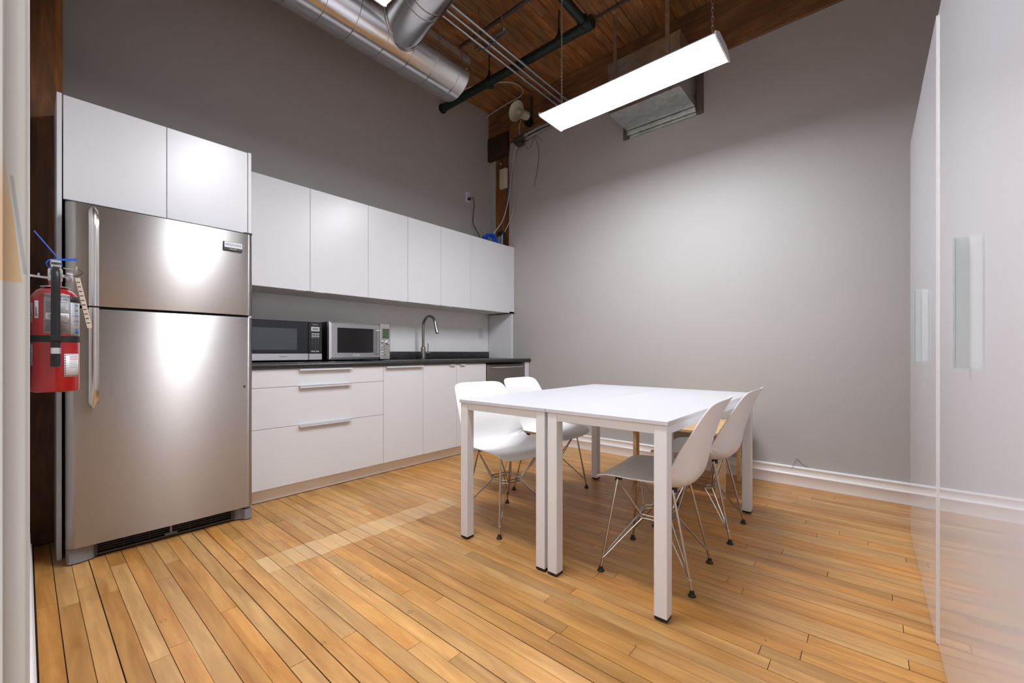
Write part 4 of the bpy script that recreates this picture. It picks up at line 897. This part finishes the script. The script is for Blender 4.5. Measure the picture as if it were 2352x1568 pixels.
# ================================================================== CHAIRS (moulded shell on a wire base), built facing +x
def interp(T, v):
    for (v0, a), (v1, b_) in zip(T, T[1:]):
        if v <= v1:
            t = (v-v0)/(v1-v0); return a+(b_-a)*t
    return T[-1][1]
PROF = [(0.228, 0.405), (0.224, 0.424), (0.205, 0.438), (0.165, 0.442), (0.11, 0.437), (0.05, 0.428), (-0.01, 0.420), (-0.07, 0.412), (-0.125, 0.414), (-0.168, 0.434), (-0.193, 0.470), (-0.206, 0.52), (-0.214, 0.57), (-0.228, 0.62), (-0.243, 0.67), (-0.260, 0.72), (-0.279, 0.765), (-0.297, 0.797), (-0.306, 0.810)]
PS = smooth_path([(a, 0, b_) for a, b_ in PROF], 3)
cum = [0.0]
for a, b_ in zip(PS, PS[1:]): cum.append(cum[-1]+(b_-a).length)
TOT = cum[-1]
WID = [(0.0, 0.205), (0.12, 0.222), (0.30, 0.232), (0.46, 0.236), (0.58, 0.230), (0.70, 0.222), (0.82, 0.212), (0.92, 0.200), (1.0, 0.188)]
LIFT = [(0.0, 0.000), (0.08, 0.008), (0.22, 0.026), (0.36, 0.048), (0.48, 0.086), (0.58, 0.092), (0.70, 0.064), (0.82, 0.040), (0.92, 0.026), (1.0, 0.018)]
def shell_point(v, u):
    # round the outline at the front lip and at the top of the back
    d = min(max(v, 0), 1)*TOT
    i = 0
    while i < len(cum)-2 and cum[i+1] < d: i += 1
    f = (d-cum[i])/(cum[i+1]-cum[i]); p = PS[i].lerp(PS[i+1], f)
    i0_, i1_ = max(i-1, 0), min(i+2, len(PS)-1); tan = (PS[i1_]-PS[i0_]).normalized()
    nrm = Vector((tan.z, 0, -tan.x))     # towards the sitter
    w = interp(WID, v); lf = interp(LIFT, v)
    return p+Vector((0, u*w, 0))+nrm*(lf*abs(u)**3.0)
def make_chair():
    t = bpy.data.objects.new('side_chair', None); COL.objects.link(t)
    NV, NU = 40, 22; P = []
    def vmap(vv, uu):
        # superellipse corners: sides pull in the ends
        fr_, bk = 0.075, 0.085
        c = 1-(1-abs(uu)**3.6)**(1/3.6)
        lo, hi = fr_*c, 1-bk*c
        return lo+(hi-lo)*vv
    for i in range(NV+1):
        rowp = []
        for j in range(NU+1):
            uu = math.sin(-math.pi/2+math.pi*j/NU); rowp.append(shell_point(vmap(i/NV, uu*0.9999), uu))
        P.append(rowp)
    sh = MB().grid(P).build('seat_shell', M['shell'], t, sharp=180)
    sh.modifiers.new('thickness', 'SOLIDIFY').thickness = 0.0055; sh.modifiers['thickness'].offset = -1
    m2 = sh.modifiers.new('smooth', 'SUBSURF'); m2.levels = 1; m2.render_levels = 1
    mounts = {(1, 1): (0.135, 0.150, 0.418), (1, -1): (0.135, -0.150, 0.418), (-1, 1): (-0.105, 0.130, 0.408), (-1, -1): (-0.105, -0.130, 0.408)}
    feet = {(1, 1): (0.193, 0.205), (1, -1): (0.193, -0.205), (-1, 1): (-0.193, 0.170), (-1, -1): (-0.193, -0.170)}
    rz = 0.236
    ring = [(0.075, 0.045), (0.045, 0.075), (-0.045, 0.075), (-0.075, 0.045), (-0.075, -0.045), (-0.045, -0.075), (0.045, -0.075), (0.075, -0.045)]
    for key in ((1, 1), (1, -1), (-1, 1), (-1, -1)):
        mx, my, mz = mounts[key]; fx_, fy_ = feet[key]
        b = MB(); b.cyl((mx, my, mz), (fx_, fy_, 0.016), 0.0056, 10)
        lo = Vector((mx, my, mz)).lerp(Vector((fx_, fy_, 0.016)), 0.88)
        sgx, sgy = key
        ra = Vector((0.075*sgx, 0.045*sgy, rz)); rb = Vector((0.045*sgx, 0.075*sgy, rz))
        b.tube(smooth_path([ra, ra.lerp(lo, 0.5), lo+Vector((0.006*sgx*0, -0.007*sgy, 0.004)), lo+Vector((0.003*sgx, 0.001, -0.004)), lo+Vector((-0.007*sgx, 0, 0.004)), rb.lerp(lo, 0.5), rb], 4), 0.0034, 6)
        lg = b.build('leg', M['chrome'], t)
        MB().lathe([(0.0155, 0.0), (0.016, 0.004), (0.010, 0.011), (0.0085, 0.022), (0.006, 0.024)], (fx_, fy_, 0.0), (0, 0, 1), 14).build('foot', M['rubber'], lg)
        MB().tube(smooth_path([(mx, my, mz-0.004), (mx+0.012*sgx, my-0.01*sgy, mz-0.006), (mx+0.004*sgx, my-0.028*sgy, mz-0.002)], 4), 0.0056, 8).lathe([(0.016, 0), (0.016, 0.012)], (mx, my-0.016*sgy, mz-0.004), (0, 0, 1), 12).build('mount', M['black'], t)
    b = MB()
    for dz in (0.0, 0.016): b.tube([(x_, y_, rz+dz) for x_, y_ in ring], 0.0034, 6, close=True)
    for key in mounts:
        mx, my, mz = mounts[key]; sgx, sgy = key
        b.cyl((mx, my, mz-0.005), (0.075*sgx, 0.045*sgy, rz+0.008), 0.0036, 6); b.cyl((mx, my, mz-0.005), (0.045*sgx, 0.075*sgy, rz+0.008), 0.0036, 6)
        b.cyl((0.075*sgx, 0.045*sgy, rz), (0.075*sgx, 0.045*sgy, rz+0.016), 0.0034, 6); b.cyl((0.045*sgx, 0.075*sgy, rz), (0.045*sgx, 0.075*sgy, rz+0.016), 0.0034, 6)
    b.build('wire_brace', M['chrome'], t)
    return t
chair = make_chair()
spots = [(-0.772, 1.944, 184.5, 'white shell chair nearest the camera on the wardrobe side of the tables'),
         (-0.768, 2.575, 181.5, 'white shell chair in front of the low wooden table on the wardrobe side'),
         (-1.685, 1.900, -9.0, 'white shell chair nearest the fridge on the kitchen side of the tables'),
         (-1.800, 2.505, 1.0, 'white shell chair in front of the dishwasher on the kitchen side')]
for i, (cx_, cy_, a, lab) in enumerate(spots):
    o = chair if i == 0 else copy_tree(chair)
    o.location = (cx_, cy_, 0.0); o.rotation_euler = (0, 0, R(a)); tag(o, lab, 'chair', 'white shell chairs around the tables')
